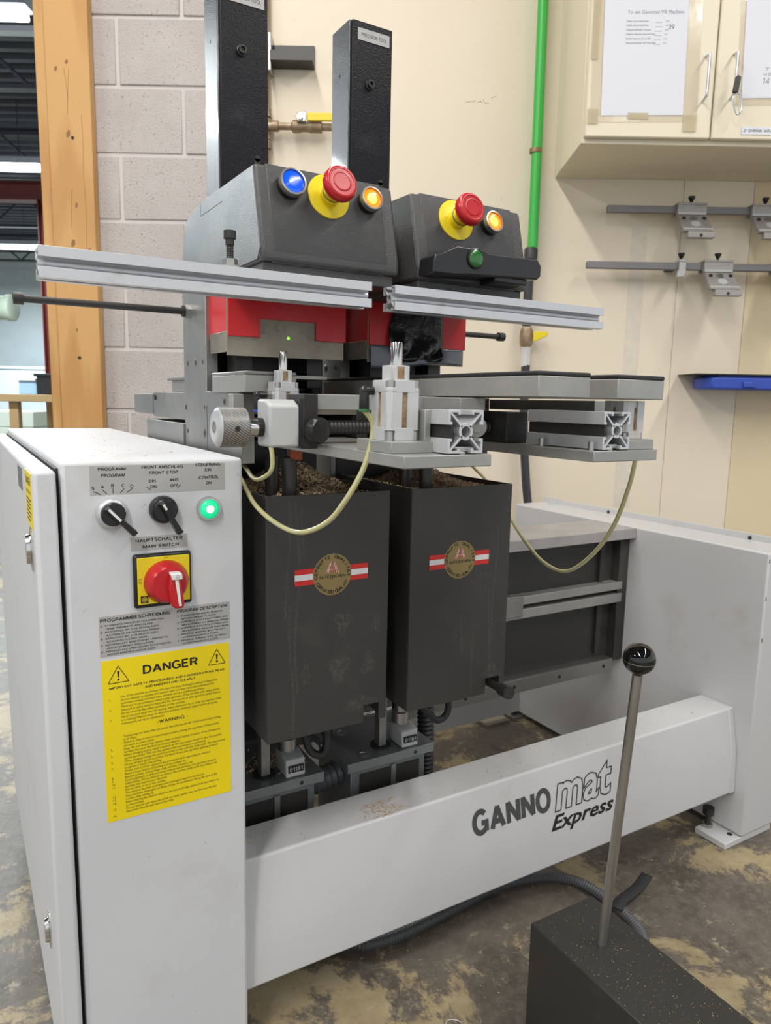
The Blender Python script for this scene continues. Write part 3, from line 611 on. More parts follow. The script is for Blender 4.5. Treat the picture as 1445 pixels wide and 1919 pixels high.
stop_bracket(1.002, 1.374, 'alloy stop bracket on the lower rail beside the slim clip')
stop_bracket(1.220, 1.374, 'alloy stop bracket cut off by the picture edge on the lower rail')
t = thing('rail_slider', 'slim alloy slider on the lower rail left of its brackets', 'slider', (.893, 2.31, 1.374), frame='W')
done(G().box(.880, 2.303, 1.361, .900, 2.3145, 1.384).box(.880, 2.303, 1.3845, .900, 2.345, 1.392), 'body', 'cover', t, 'W', bevel=.0015)
done(G().prism([(.876, 1.361), (.900, 1.361), (.893, 1.339), (.872, 1.339)], 'y', 2.297, 2.31), 'tongue', 'cover', t, 'W', bevel=.002)
done(G().lathe((.890, 2.322, 1.392), (0, 0, 1), [(0, .004), (.006, .004), (.007, .0055), (.012, .0075), (.017, .0105), (.021, .0105)], 8), 'thumb_screw', 'plastic', t, 'W')
# blue bin under thin shelf strip
t = thing('blue_wall_bin', 'blue plastic bin lid mounted on the wall at the right edge', 'bin', (1.2, 2.3, 1.0), frame='W')
done(G().prism([(.985, 2.379), (.96, 2.33), (.965, 2.27), (.985, 2.245), (1.6, 2.235), (1.6, 2.379)], 'z', 1.004, 1.040), 'body', 'blue', t, 'W', bevel=.005, seg=3)
done(G().prism([(1.005, 2.379), (.99, 2.30), (1.01, 2.26), (1.6, 2.25), (1.6, 2.379)], 'z', 1.039, 1.046), 'rim', 'blue', t, 'W', bevel=.002)
done(G().box(1.075, 2.236, 1.010, 1.115, 2.246, 1.028), 'catch', 'blue', t, 'W', bevel=.003)
done(G().box(.93, 2.24, 1.0465, 1.6, 2.379, 1.050), 'shelf_strip', 'dark', None, 'W', loc=(1.2, 2.3, 1.0465), thing_=('thin dark shelf strip lying on the blue bin', 'shelf'))

# ================================================================== CONTROL CABINET (machine frame: x along the machine, y back, z up)
FIT = {}
def fit_text(g, body, x, y, size, width, **k):
    """text scaled in x so that its widest line is `width` long"""
    t = G(); add_text(t, body, 0, 0, size, **k)
    xs = [v.co.x for v in t.b.verts]; w = (max(xs)-min(xs)) or 1; s = width/w
    bmesh.ops.transform(t.b, matrix=Matrix.Translation((x, y, 0)) @ Matrix.Diagonal((s, 1, 1, 1)) @ Matrix.Translation((-min(xs) if k.get('align', 'LEFT') == 'LEFT' else 0, 0, 0)), verts=t.b.verts)
    tmp = bpy.data.meshes.new('tmp'); t.b.to_mesh(tmp); t.b.free(); g.b.from_mesh(tmp); bpy.data.meshes.remove(tmp)
def stroke(g, p, q, w, t=.00012):
    p = Vector((*p, 0)); q = Vector((*q, 0)); d = (q-p).normalized(); n = Vector((-d.y, d.x, 0))*w/2
    g.prism([(p+n)[:2], (q+n)[:2], (q-n)[:2], (p-n)[:2]], 'z', 0, t)
FY = .863
cb = thing('control_cabinet', 'tall white control cabinet with switches and yellow danger sign', 'cabinet', (.2, 1.3, 0))
body = done(G().prism([(.0975, .06), (.305, .06), (.305, .877), (.0975, .877)], 'y', FY, 1.735), 'body', 'white', cb, bevel=.0045, seg=3)
done(G().box(.094, .885, .05, .10, 1.72, .868), 'door_seal', 'dark', cb)
door = done(G().box(.0685, .860, .088, .0925, 1.70, .868), 'door', 'white', cb, bevel=.005, seg=4)
for yy, zz in ((.872, .776), (.915, .268)):
    done(G().lathe((.0688, yy+.028, zz), (-1, 0, 0), [(0, .019), (.002, .019), (.003, .013), (.007, .012)], 20), 'latch', 'chrome', door, pre=Matrix.Translation((0, yy+.028, zz)) @ Matrix.Diagonal((1, .8, 1.35, 1)) @ Matrix.Translation((0, -yy-.028, -zz)))
done(G().box(.0680, .872, .802, .0686, .945, .864), 'warning_sticker', 'sign_yellow', door)
done(G().box(.0680, .992, .832, .0686, 1.055, .870-.01), 'identity_sticker', 'bluegrey', door)
g = G(); P = plane_m((.0679, .940, 0), (0, -1, 0), (0, 0, 1))
caps(g, 'DANGER', .006, .849, .0095, .056); caps(g, 'HIGH VOLTAGE', .008, .839, .0045, .05)
for k in range(6): g.box(.006, .832-.0048*k, 0, .062-.006*(k % 3), .8337-.0048*k, .0001)
done(g, 'sticker_lettering', 'ink', door, pre=P)
for xx in (.13, .27):
    for yy in (.91, 1.68): done(G().lathe((xx, yy, 0), (0, 0, 1), [(0, .022), (.012, .022), (.02, .009), (.061, .009)], 16), 'foot', 'bolt', cb)
# printed label plates
def plate(x0, z0, x1, z1, m, name, y=FY, parent=cb): return done(G().box(x0, y-.0004, z0, x1, y+.0008, z1), name, m, parent)
FP = plane_m((0, FY-.00055, 0), (1, 0, 0), (0, 0, 1))
pl = plate(.127, .839, .2815, .8715, 'sticker_silver', 'switch_label')
g = G()
def px(x): return .127+(x-167)*.000609
def pz(y): return .8715-(y-873)*.0006
for s, x, y, b, sh in (('PROGRAMM', 206.5, 882.5, .02, 0), ('PROGRAM', 207, 894.5, .012, .25), ('FRONT ANSCHLAG', 299, 881, .02, 0), ('FRONT STOP', 300, 892, .012, .25), ('EIN', 279, 908, .02, 0), ('ON', 280, 919, .012, .25), ('AUS', 320, 907, .02, 0), ('OFF', 319.5, 918.5, .012, .25), ('STEUERUNG', 387, 879, .02, 0), ('EIN', 387.5, 889.5, .02, 0), ('CONTROL', 388, 904.5, .012, .25), ('ON', 388, 916, .012, .25), ('S', 172, 917.5, .02, 0), ('A', 188.6, 915.5, .02, 0), ('B', 206.5, 914, .02, 0), ('C', 225, 914.5, .02, 0), ('D', 241, 916, .02, 0)):
    caps(g, s, px(x), pz(y), .0039, wt=.20, shear=sh, align='CENTER', gap=.16)
for a, b in (((172.5, 920.5), (185, 926.5)), ((188, 917.5), (196, 926)), ((207, 916), (207, 925.5)), ((227, 917), (219.5, 925)), ((242, 917.5), (231, 925)), ((268, 915.5), (276, 922.5)), ((333, 913.5), (326, 920.5))):
    stroke(g, (px(a[0]), pz(a[1])), (px(b[0]), pz(b[1])), .0007)
done(g, 'label_lettering', 'ink', pl, pre=FP)
pl = plate(.1685, .7712, .2345, .7875, 'sticker_silver', 'main_switch_label')
g = G(); caps(g, 'HAUPTSCHALTER', .1742, .7808, .0045, .0545, wt=.20, gap=.16); caps(g, 'MAIN SWITCH', .1815, .7734, .0042, .042, gap=.16, wt=.20, shear=.25)
done(g, 'label_lettering', 'ink', pl, pre=FP)
pl = plate(.1305, .6485, .2855, .697, 'sticker_silver', 'program_label')
g = G()
caps(g, 'PROGRAMMBESCHREIBUNG', .1316, .6900, .0045, .0800, wt=.2, gap=.16); caps(g, 'PROGRAM DESCRIPTION', .2195, .6900, .0042, .0625, wt=.2, gap=.16, shear=.25)
DE = [('S', 'STANDARD   INDIVIDUELLES ARBEITEN', .067), ('', 'OHNE PNEUMATIK ANSCHL\u00c4GE', .053), ('A', 'WERKST\u00dcCK MIT 2 VB-BESCHL\u00c4GEN', .061), ('', 'ACHSMASS min.180mm   max.800mm', .060), ('B', 'WERKST\u00dcCK MIT 2 VB-BESCHL\u00c4GEN', .060), ('', 'ACHSMASS KLEINER 180mm', .046), ('C', 'INDIVIDUELLES  ARBEITEN  MIT LINKSSEITIG', .072), ('', 'AUSGEFAHRENEN ANSCHL\u00c4GEN', .053), ('D', 'INDIVIDUELLES  ARBEITEN  MIT RECHTSSEITIG', .075), ('', 'AUSGEFAHRENEN ANSCHL\u00c4GEN', .055)]
EN = [('S', 'STANDARD    INDIVIDUAL WORKING', .054), ('', 'WITHOUT PNEUMATIC STOPS', .044), ('A', 'WORKPIECE WITH 2 RTA FITTINGS AXIS', .060), ('', 'MEASUREMENT min.180mm  max.800mm', .060), ('B', 'WORKPIECE WITH 2 RTA FITTINGS AXIS', .060), ('', 'MEASUREMENT SMALLER THAN 180mm', .060), ('C', 'INDIVIDUAL WORKING WITH THE LEFT -', .059), ('', 'HANDED PNEUMATICS STOPS', .046), ('D', 'INDIVIDUAL WORKING WITH THE RIGHT -', .060), ('', 'HANDED PNEUMATICS STOPS', .046)]
for i, (k, s, w) in enumerate(DE):
    z = .6848-.0039*i
    if k: caps(g, k, .1318, z, .0023, wt=.17)
    caps(g, ' '.join(s.split()), .1365+(.0015 if not k else 0), z, .0023, w, wt=.17)
for i, (k, s, w) in enumerate(EN):
    z = .6848-.0039*i
    if k: caps(g, k, .2198, z, .0022, wt=.17)
    caps(g, ' '.join(s.split()), .2238+(.0015 if not k else 0), z, .0023, w-.0015, wt=.17, shear=.2)
done(g, 'label_lettering', 'ink', pl, pre=FP)
dp = plate(.131, .4405, .2845, .6435, 'sign_yellow', 'danger_sign')
g = G(); TZ = .6435; LX = .131
caps(g, 'DANGER', LX+.0465, TZ-.0236, .0115, .0665, wt=.205, gap=.12)
for cx, za, zb, w in ((.0185, .0080, .0285, .0235), (.1372, .0068, .0262, .0215)):
    p = [(LX+cx, TZ-za), (LX+cx-w/2, TZ-zb), (LX+cx+w/2, TZ-zb)]
    for i in range(3): stroke(g, p[i], p[(i+1) % 3], .0008)
    g.prism([(LX+cx-.0013, TZ-za-.0065), (LX+cx+.0013, TZ-za-.0065), (LX+cx+.0006, TZ-zb+.0062), (LX+cx-.0006, TZ-zb+.0062)], 'z', 0, .0001)
    g.box(LX+cx-.0012, TZ-zb+.0024, 0, LX+cx+.0012, TZ-zb+.0048, .0001)
caps(g, 'IMPORTANT SAFETY PROCEDURES AND CONSIDERATIONS READ', LX+.0078, TZ-.0362, .0031, .139, wt=.19, gap=.16)
caps(g, 'AND UNDERSTAND CLEARLY', LX+.0485, TZ-.0412, .0031, .061, wt=.19, gap=.16)
A = ['Use of this machine by persons who have not been thoroughly trained is hazardous.', 'Do not attempt to operate this machine until you have read and understood the', 'instruction manual, and have been checked out by a qualified supervisor.', 'There are no circumstances which justify operation of the machine with safety guards', 'removed or safety switches bypassed. Do not remove or alter guard or safety devices.', 'Do not override the safety interlocks on this machine.', 'Never put your hand near the tooling, make adjustment to, or clean the machine while', 'it is running. Machine must be disconnected from electrical supply before doing any', 'maintenance, set-up or adjustments.']
B = ['Tooling may run down after the power has been turned off. Avoid contact with tooling', 'at all times.', 'Failure to observe correct operating procedures during the operation of this machine', 'can result in severe injury.', 'Keep the area around the machine clean to avoid tripping on pieces of cut off material.', 'Sawdust may cause the floor to become slippery.', 'Before changing tooling, install a padlock on the main power switch so that the machine', 'cannot be started. This rule also applies when maintenance is performed.', 'When changing tooling use caution to avoid contact with the sharp teeth. We recommend', 'the use of heavy gloves to protect the hands in case you slip while applying pressure', 'to tighten or loosen the tooling.', 'Always wear O.S.H.A. approved eye protection when operating the machine.', 'Remove loose articles of clothing such as neckties etc.', 'Remove jewelry, such as finger rings, watches, bracelets, etc.', 'Good judgement, a safety conscious attitude and alertness are important operator', 'qualifications. Do not attempt to operate the machine while under the influence of', 'anything that reduces your alertness.', 'Do not climb or sit on the machine.', 'This machine has been assembled and thoroughly tested at the factory.', 'Most accidents, breakages and faults are due to carelessness during the start of the', 'machine after setting up.', 'Before starting the machine check to see that no foreign objects have been left in or', 'on the machine.', 'Do not operate with materials which can cause sparks, they can flow into the dust', 'extraction channels with serious fire risks.']
fit_text(g, '\n'.join(A), LX+.0200, TZ-.0478, .0042, .122, lines=.00424/.0042)
fit_text(g, '\n'.join(B), LX+.0215, TZ-.0981, .0042, .124, lines=.00405/.0042)
caps(g, '-WARNING -', LX+.0610, TZ-.0895, .0046, .039, wt=.16)
for n, o in zip(range(1, 17), (0, 3, 6, 0, 2, 4, 6, 8, 11, 12, 13, 14, 17, 18, 19, 21, 23)):
    z = TZ-.0500-.00424*o if n <= 3 else TZ-.1045-.00405*(2, 4, 6, 8, 11, 12, 13, 14, 17, 18, 19, 21, 23)[n-4]
    add_text(g, '%d.' % n, LX+.0065, z, .0038)
done(g, 'sign_lettering', 'ink', dp, pre=FP)
# rotary switches
def rotary(x, z, rim, ex, ez, ptr):
    o = done(G().lathe((x, FY+.002, z), (0, -1, 0), [(0, .018 if rim == 'zinc' else .0165), (.006, .018 if rim == 'zinc' else .0165), (.010, .0155), (.011, .0140)], 28), 'rotary_switch', 'ext' if rim == 'zinc' else rim, cb, label='rotary selector switch with %s rim' % ('silver' if rim == 'zinc' else 'black'))
    done(G().lathe((x, FY-.008, z), (0, -1, 0), [(0, .0135), (.004, .0135), (.0055, .012)], 28), 'switch_face', 'plastic', o)
    d = Vector((ex-x, 0, ez-z)); L = d.length; d.normalize(); n = Vector((-d.z, 0, d.x))
    c = Vector((x, FY-.012, z)); g = G()
    pts = [(-.012, .0035, 0), (-.012, -.0035, 0), (L*.5, -.0036, 0), (L, -.0042, -.004), (L, .0042, -.004), (L*.5, .0036, 0)]
    lo = [c+d*a+n*b+Vector((0, 0 if a < L*.4 else -.002, 0)) for a, b, h in pts]; hi = [c+d*a+n*(b*.75)+Vector((0, -.013 if a < L*.8 else -.012, 0)) for a, b, h in pts]
    a_ = [g.b.verts.new(p) for p in lo]; b_ = [g.b.verts.new(p) for p in hi]
    g.b.faces.new(a_); g.b.faces.new(b_)
    for i in range(6): g.b.faces.new((a_[i], a_[(i+1) % 6], b_[(i+1) % 6], b_[i]))
    done(g, 'lever', 'plastic', o, bevel=.0008)
    g = G(); q = [c+d*a+n*b+Vector((0, -.0134, 0)) for a, b in ((-.0105, .0014), (-.0105, -.0014), (ptr, -.0014), (ptr, .0014))]
    q2 = [p+Vector((0, .001, 0)) for p in q]
    a_ = [g.b.verts.new(p) for p in q]; b_ = [g.b.verts.new(p) for p in q2]; g.b.faces.new(a_); g.b.faces.new(b_)
    for i in range(4): g.b.faces.new((a_[i], a_[(i+1) % 4], b_[(i+1) % 4], b_[i]))
    done(g, 'pointer_mark', 'whiteplastic', o)
rotary(.149, .8175, 'zinc', .1705, .7945, .008)
rotary(.2065, .8185, 'plastic', .2215, .792, -.003)
o = done(G().lathe((.2605, FY+.001, .8165), (0, -1, 0), [(0, .0148), (.006, .0148), (.008, .0138), (.008, .0118), (.005, .0112)], 30, False), 'pilot_light', 'chrome', cb)
done(G().lathe((.2605, FY-.0045, .8165), (0, -1, 0), [(0, .0116), (.002, .0112), (.0045, .0085), (.0055, .003)], 28), 'lens', 'lens_green', o)
done(G().lathe((.2605, FY-.0092, .8165), (0, -1, 0), [(0, .0052), (.0009, .0047), (.0012, .002)], 20), 'glow', 'glow_green', o)
ms = done(G().box(.1695, FY-.006, .7025, .2375, FY+.001, .7675), 'main_switch', 'plastic', cb, bevel=.004, seg=3)
ys = done(G().box(.1735, FY-.0072, .7075, .2345, FY-.005, .7635), 'yellow_plate', 'yellow', ms, bevel=.0006)
done(G().lathe((.2065, FY-.0068, .7325), (0, -1, 0), [(0, .0262), (.002, .0262), (.014, .0215), (.0165, .0195)], 40), 'red_disc', 'redbtn', ms)
done(G().prism([(.2065, .7475), (.2165, .7455), (.2215, .7085), (.2190, .7045), (.2110, .7045), (.2065, .7080), (.2035, .7300)], 'y', FY-.032, FY-.020), 'red_grip', 'redbtn', ms, bevel=.002, seg=3)
done(G().prism([(.2105, .7400), (.2145, .7395), (.2178, .7075), (.2145, .7075)], 'y', FY-.0328, FY-.030), 'pointer_mark', 'whiteplastic', ms, bevel=.0006)
done(G().prism([(.2055, .7480), (.2185, .7475), (.2195, .7395), (.2070, .7395)], 'y', FY-.0345, FY-.020), 'padlock_slide', 'whiteplastic', ms, bevel=.0015)
done(G().box(.1765, FY-.0078, .7095, .1850, FY-.0071, .7180), 'maker_mark', 'ink', ms)
g = G()
MP = plane_m((0, FY-.0079, 0), (1, 0, 0), (0, 0, 1))
for r in (.0031, .0020):
    for k in range(16):
        a, b = 2*PI*k/16, 2*PI*(k+1)/16
        stroke(g, (.18075+r*math.cos(a), .71375+r*math.sin(a)), (.18075+r*math.cos(b), .71375+r*math.sin(b)), .0004, .0001)
for k in range(6): stroke(g, (.18075, .71375), (.18075+.002*math.cos(k*PI/3), .71375+.002*math.sin(k*PI/3)), .0004, .0001)
done(g, 'emblem', 'yellow', ms, pre=MP)
g = G(); MP2 = plane_m((0, FY-.0073, 0), (1, 0, 0), (0, 0, 1))
add_text(g, 'On', .2065, .7610, .0028); stroke(g, (.2053, .7602), (.2053, .7630), .0004); add_text(g, 'OFF', .1742, .7373, .0026)
for k in range(12):
    a, b = 2*PI*k/12, 2*PI*(k+1)/12; stroke(g, (.1765+.0015*math.cos(a), .7345+.0015*math.sin(a)), (.1765+.0015*math.cos(b), .7345+.0015*math.sin(b)), .0004)
done(g, 'switch_lettering', 'ink', ms, pre=MP2)
g = G(); stroke(g, (.2108, .7425), (.2132, .7460), .0003); stroke(g, (.2156, .7425), (.2132, .7460), .0003); stroke(g, (.2108, .7425), (.2156, .7425), .0003)
done(g, 'arrow_mark', 'paperink', ms, pre=plane_m((0, FY-.0347, 0), (1, 0, 0), (0, 0, 1)))

# ================================================================== MACHINE FRAME
mf = thing('machine_frame', 'white machine frame of front beam, right side panel and grey cross beam', 'machine frame', (.9, 1.0, 0))
bp = [(.994, .111), (.889, .111), (.893, .206), (.911, .2995), (.994, .2985)]
beam = done(G().prism(bp, 'x', .306, 1.437), 'front_beam', 'frame_white', mf, bevel=.004, seg=3)
g = G().prism([(.992, .110), (.8878, .110), (.8918, .2065), (.9102, .3005), (.992, .2995)], 'x', 1.418, 1.4375)
done(g, 'beam_end_flange', 'frame_white', mf, bevel=.003)
ey = (0, .018, .0935)
BP = plane_m((0, .8948, .2145), (1, 0, 0), ey)
g = G(); caps(g, 'GANNO', .716, .0035, .0485, .178, wt=.255, gap=.10)
done(g, 'brand_lettering', 'ink_grey', beam, pre=BP @ Matrix.Translation((0, 0, .0009)))
g = G(); fit_text(g, 'Express', .893, 0, .040, .160, bold=.022, shear=.28)
done(g, 'brand_lettering', 'ink', beam, pre=plane_m((0, .8919, .1805), (1, 0, 0), (0, .004, .095)) @ Matrix.Translation((0, 0, .0005)))
g = G(); fit_text(g, 'mat', .901, .003, .095, .153, bold=.03, shear=.24, outline=.0010)
done(g, 'brand_lettering', 'ink', beam, pre=BP @ Matrix.Translation((0, 0, .0010)))
# side panel: folded sheet with open channel along the top
sp = done(G().prism([(1.437, .863), (1.552, .863), (1.552, 1.66), (1.437, 1.66)], 'z', .016, .6525), 'side_panel', 'frame_white', mf, bevel=.004, seg=3)
done(G().box(1.5485, .866, .648, 1.5518, 1.6578, .667), 'panel_rim', 'frame_white', sp, bevel=.0008)
for y in (.98, 1.40): done(G().cyl((1.5481, y, .6575), (1.546, y, .6575), .004, n=12), 'screw', 'bolt', sp)
done(G().box(1.520, 1.60, .652, 1.5487, 1.606, .665), 'top_gusset', 'frame_white', sp)
for z in (.64, .56, .47): done(G().box(1.4385, .8626, z-.008, 1.4402, .8632, z), 'chip_mark', 'ink_grey', sp)
fp = done(G().box(1.385, .866, 0, 1.55, .942, .014), 'foot_plate', 'frame_white', mf, bevel=.0015)
done(G().lathe((1.412, .93, .014), (0, 0, 1), [(0, .0065), (.03, .0065), (.031, .0125), (.046, .0125)], 12), 'levelling_bolt', 'bolt', fp)
done(G().hexa((1.412, .93, .014), (1.412, .93, .022), .012), 'lock_nut', 'zinc', fp)
done(G().cyl((1.428, .885, .0145), (1.428, .885, .0152), .006, n=12), 'hole', 'dark', fp)
fp = done(G().box(1.40, 1.585, 0, 1.55, 1.655, .012), 'foot_plate', 'zinc', mf, bevel=.001)
done(G().lathe((1.425, 1.61, .012), (0, 0, 1), [(0, .010), (.006, .010), (.007, .005), (.07, .005)], 8), 'levelling_bolt', 'bolt', fp)
done(G().box(1.30, 1.58, 0, 1.385, 1.66, .012), 'foot_plate', 'zinc', mf, bevel=.001)
# cross beam (steel channel)
xb = done(G().box(.31, 1.25, .30, 1.437, 1.258, .65), 'cross_beam', 'web', mf)
done(G().prism([(1.2055, .6255), (1.2105, .6255), (1.2105, .644), (1.345, .644), (1.345, .651), (1.2055, .651)], 'x', .31, 1.4365), 'top_flange', 'lightgrey', mf, bevel=.0015)
done(G().box(1.405, 1.225, .31, 1.437, 1.25, .6275), 'end_post', 'web', xb); done(G().box(1.355, 1.241, .50, 1.37, 1.25, .62), 'weld', 'web', xb); done(G().box(1.355, 1.241, .33, 1.37, 1.25, .455), 'weld', 'web', xb)
for z0, z1 in ((.495, .515), (.4625, .485)):
    done(G().box(.93, 1.222, z0, 1.418, 1.25, z1).box(.34, 1.222, z0, .93, 1.25, z1), 'linear_rail', 'alu', mf, bevel=.0015)
done(G().box(1.03, 1.216, .470, 1.09, 1.225, .520), 'slide_block', 'steel', mf, bevel=.0015)
done(G().box(.31, 1.222, .285, 1.40, 1.228, .318).box(.31, 1.228, .311, 1.40, 1.262, .318), 'lower_angle', 'zinc', mf, bevel=.0008)
for x in (1.37, 1.22, 1.08, .94): done(G().cyl((x, 1.2225, .301), (x, 1.2212, .301), .0045, n=12), 'hole', 'dark', mf)
done(G().box(.31, 1.60, .02, 1.437, 1.606, .15), 'rear_beam', 'frame_white', mf)

# ================================================================== DRILL UNITS (drawn in their own units, frame U)
CUR = 'U'
def tilt(y0, z0, y1, z1):   # unit normal of the sloping head front running from (y0,z0) at the bottom to (y1,z1) at the top
    d = Vector((0, y1-y0, z1-z0)).normalized(); return Vector((0, -d.z, d.y)), d
HN, HD = tilt(1.030, 1.165, 1.060, 1.285)
def hp(x, z, off=0):
    off += .0016        # point on the head front at height z, pushed out by off
    k = (z-1.165)/.12; return Vector((x, 1.030+.030*k, z))+HN*off
def push_button(par, x, z, lens, glow, r=.0205):
    b = done(G().lathe(hp(x, z, -.004), HN, [(0, r*.97), (.012, r*.97), (.014, r), (.019, r*.97), (.0195, r*.86)], 32), 'push_button', 'plastic', par)
    done(G().lathe(hp(x, z, .010), HN, [(0, r*1.02), (.006, r*1.02), (.0085, r*.98), (.009, r*.86), (.006, r*.84)], 32, False), 'button_ring', 'zinc', par)
    done(G().lathe(hp(x, z, .0145), HN, [(0, r*.84), (.0015, r*.82), (.0030, r*.66), (.0036, r*.3)], 30), 'button_lens', lens, par)
    if glow: done(G().lathe(hp(x-.001, z-.001, .0178), HN, [(0, r*.46), (.0009, r*.42), (.0012, r*.15)], 24), 'button_glow', glow, par)
def estop(par, x, z):
    done(G().lathe(hp(x, z, -.001), HN, [(0, .0342), (.0032, .0342), (.0036, .0337)], 44), 'stop_disc', 'yellow', par)
    done(G().lathe(hp(x, z, .0015), HN, [(0, .0165), (.010, .0165), (.011, .0145), (.017, .0145), (.018, .0158), (.030, .0158)], 28), 'stop_collar', 'yellow', par)
    done(G().lathe(hp(x, z, .012), HN, [(0, .0168), (.002, .0172), (.004, .0168)], 28), 'stop_ring', 'chrome', par)
    done(G().lathe(hp(x, z, .030), HN, [(0, .0165), (.002, .0235), (.006, .0262), (.014, .0262), (.0185, .0235), (.0195, .021), (.0192, .0195), (.0186, .0192), (.0186, .0150), (.0194, .0145), (.0196, .0128), (.0189, .0124), (.0188, .004)], 44), 'stop_mushroom', 'redbtn', par)
def seal_sticker(par, cx, cz, y):
    P = plane_m((cx, y-.0002, cz), (1, 0, 0), (0, 0, 1))
    g = G().box(-.067, -.0135, 0, .067, .0135, .0002); done(g, 'ribbon_sticker', 'srd', par, pre=P)
    g = G().box(-.067, -.0048, .0001, .067, .0048, .0003); done(g, 'ribbon_stripe', 'swh', par, pre=P)
    g = G().lathe((0, 0, .0002), (0, 0, 1), [(0, .0352), (.0003, .0352)], 48); done(g, 'seal_disc', 'gold', par, pre=P)
    g = G()
    for s, a0, a1, rr, fl in (('GEPR\u00dcFTE QUALIT\u00c4T', 186, -6, .0268, 1), ('CERTIFIED QUALITY', 208, 332, .0328, -1)):
        n = len(s)
        for i, ch in enumerate(s):
            a = math.radians(a0+(a1-a0)*i/(n-1)); 
            if ch != ' ': caps(g, ch, rr*math.cos(a), rr*math.sin(a), .0064, wt=.22, align='CENTER', rot=a-PI/2*fl)
    caps(g, 'G\u00dcTEZEICHEN', -.0240, -.0060, .0052, .048, wt=.22, gap=.14)
    for a in (-170, -8): g.box(.0305*math.cos(math.radians(a))-.0007, .0305*math.sin(math.radians(a))-.0007, 0, .0305*math.cos(math.radians(a))+.0007, .0305*math.sin(math.radians(a))+.0007, .0001)
    done(g, 'seal_lettering', 'ink', par, pre=P @ Matrix.Translation((0, 0, .0006)))
    g = G()
    for m in (-1, 1):
        g.prism([(m*.0010, .0205), (m*.0042, .0205), (m*.0105, .0030), (m*.0060, .0030)], 'z', 0, .0002)
    g.box(-.0065, .0070, 0, .0065, .0100, .0002); g.box(-.004, .0178, 0, .004, .0205, .0002)
    done(g, 'seal_emblem', 'srd', par, pre=P @ Matrix.Translation((0, 0, .0006)))
    g = G()
    for m in (-1, 1):
        stroke(g, (m*.0022, .0205), (m*.0078, .0030), .0009); stroke(g, (m*.0040, .0205), (m*.0112, .0030), .0007)
    caps(g, 'AUSTRIA', -.0085, .0075, .0020, .017, wt=.16)
    done(g, 'seal_emblem', 'swh', par, pre=P @ Matrix.Translation((0, 0, .0009)))
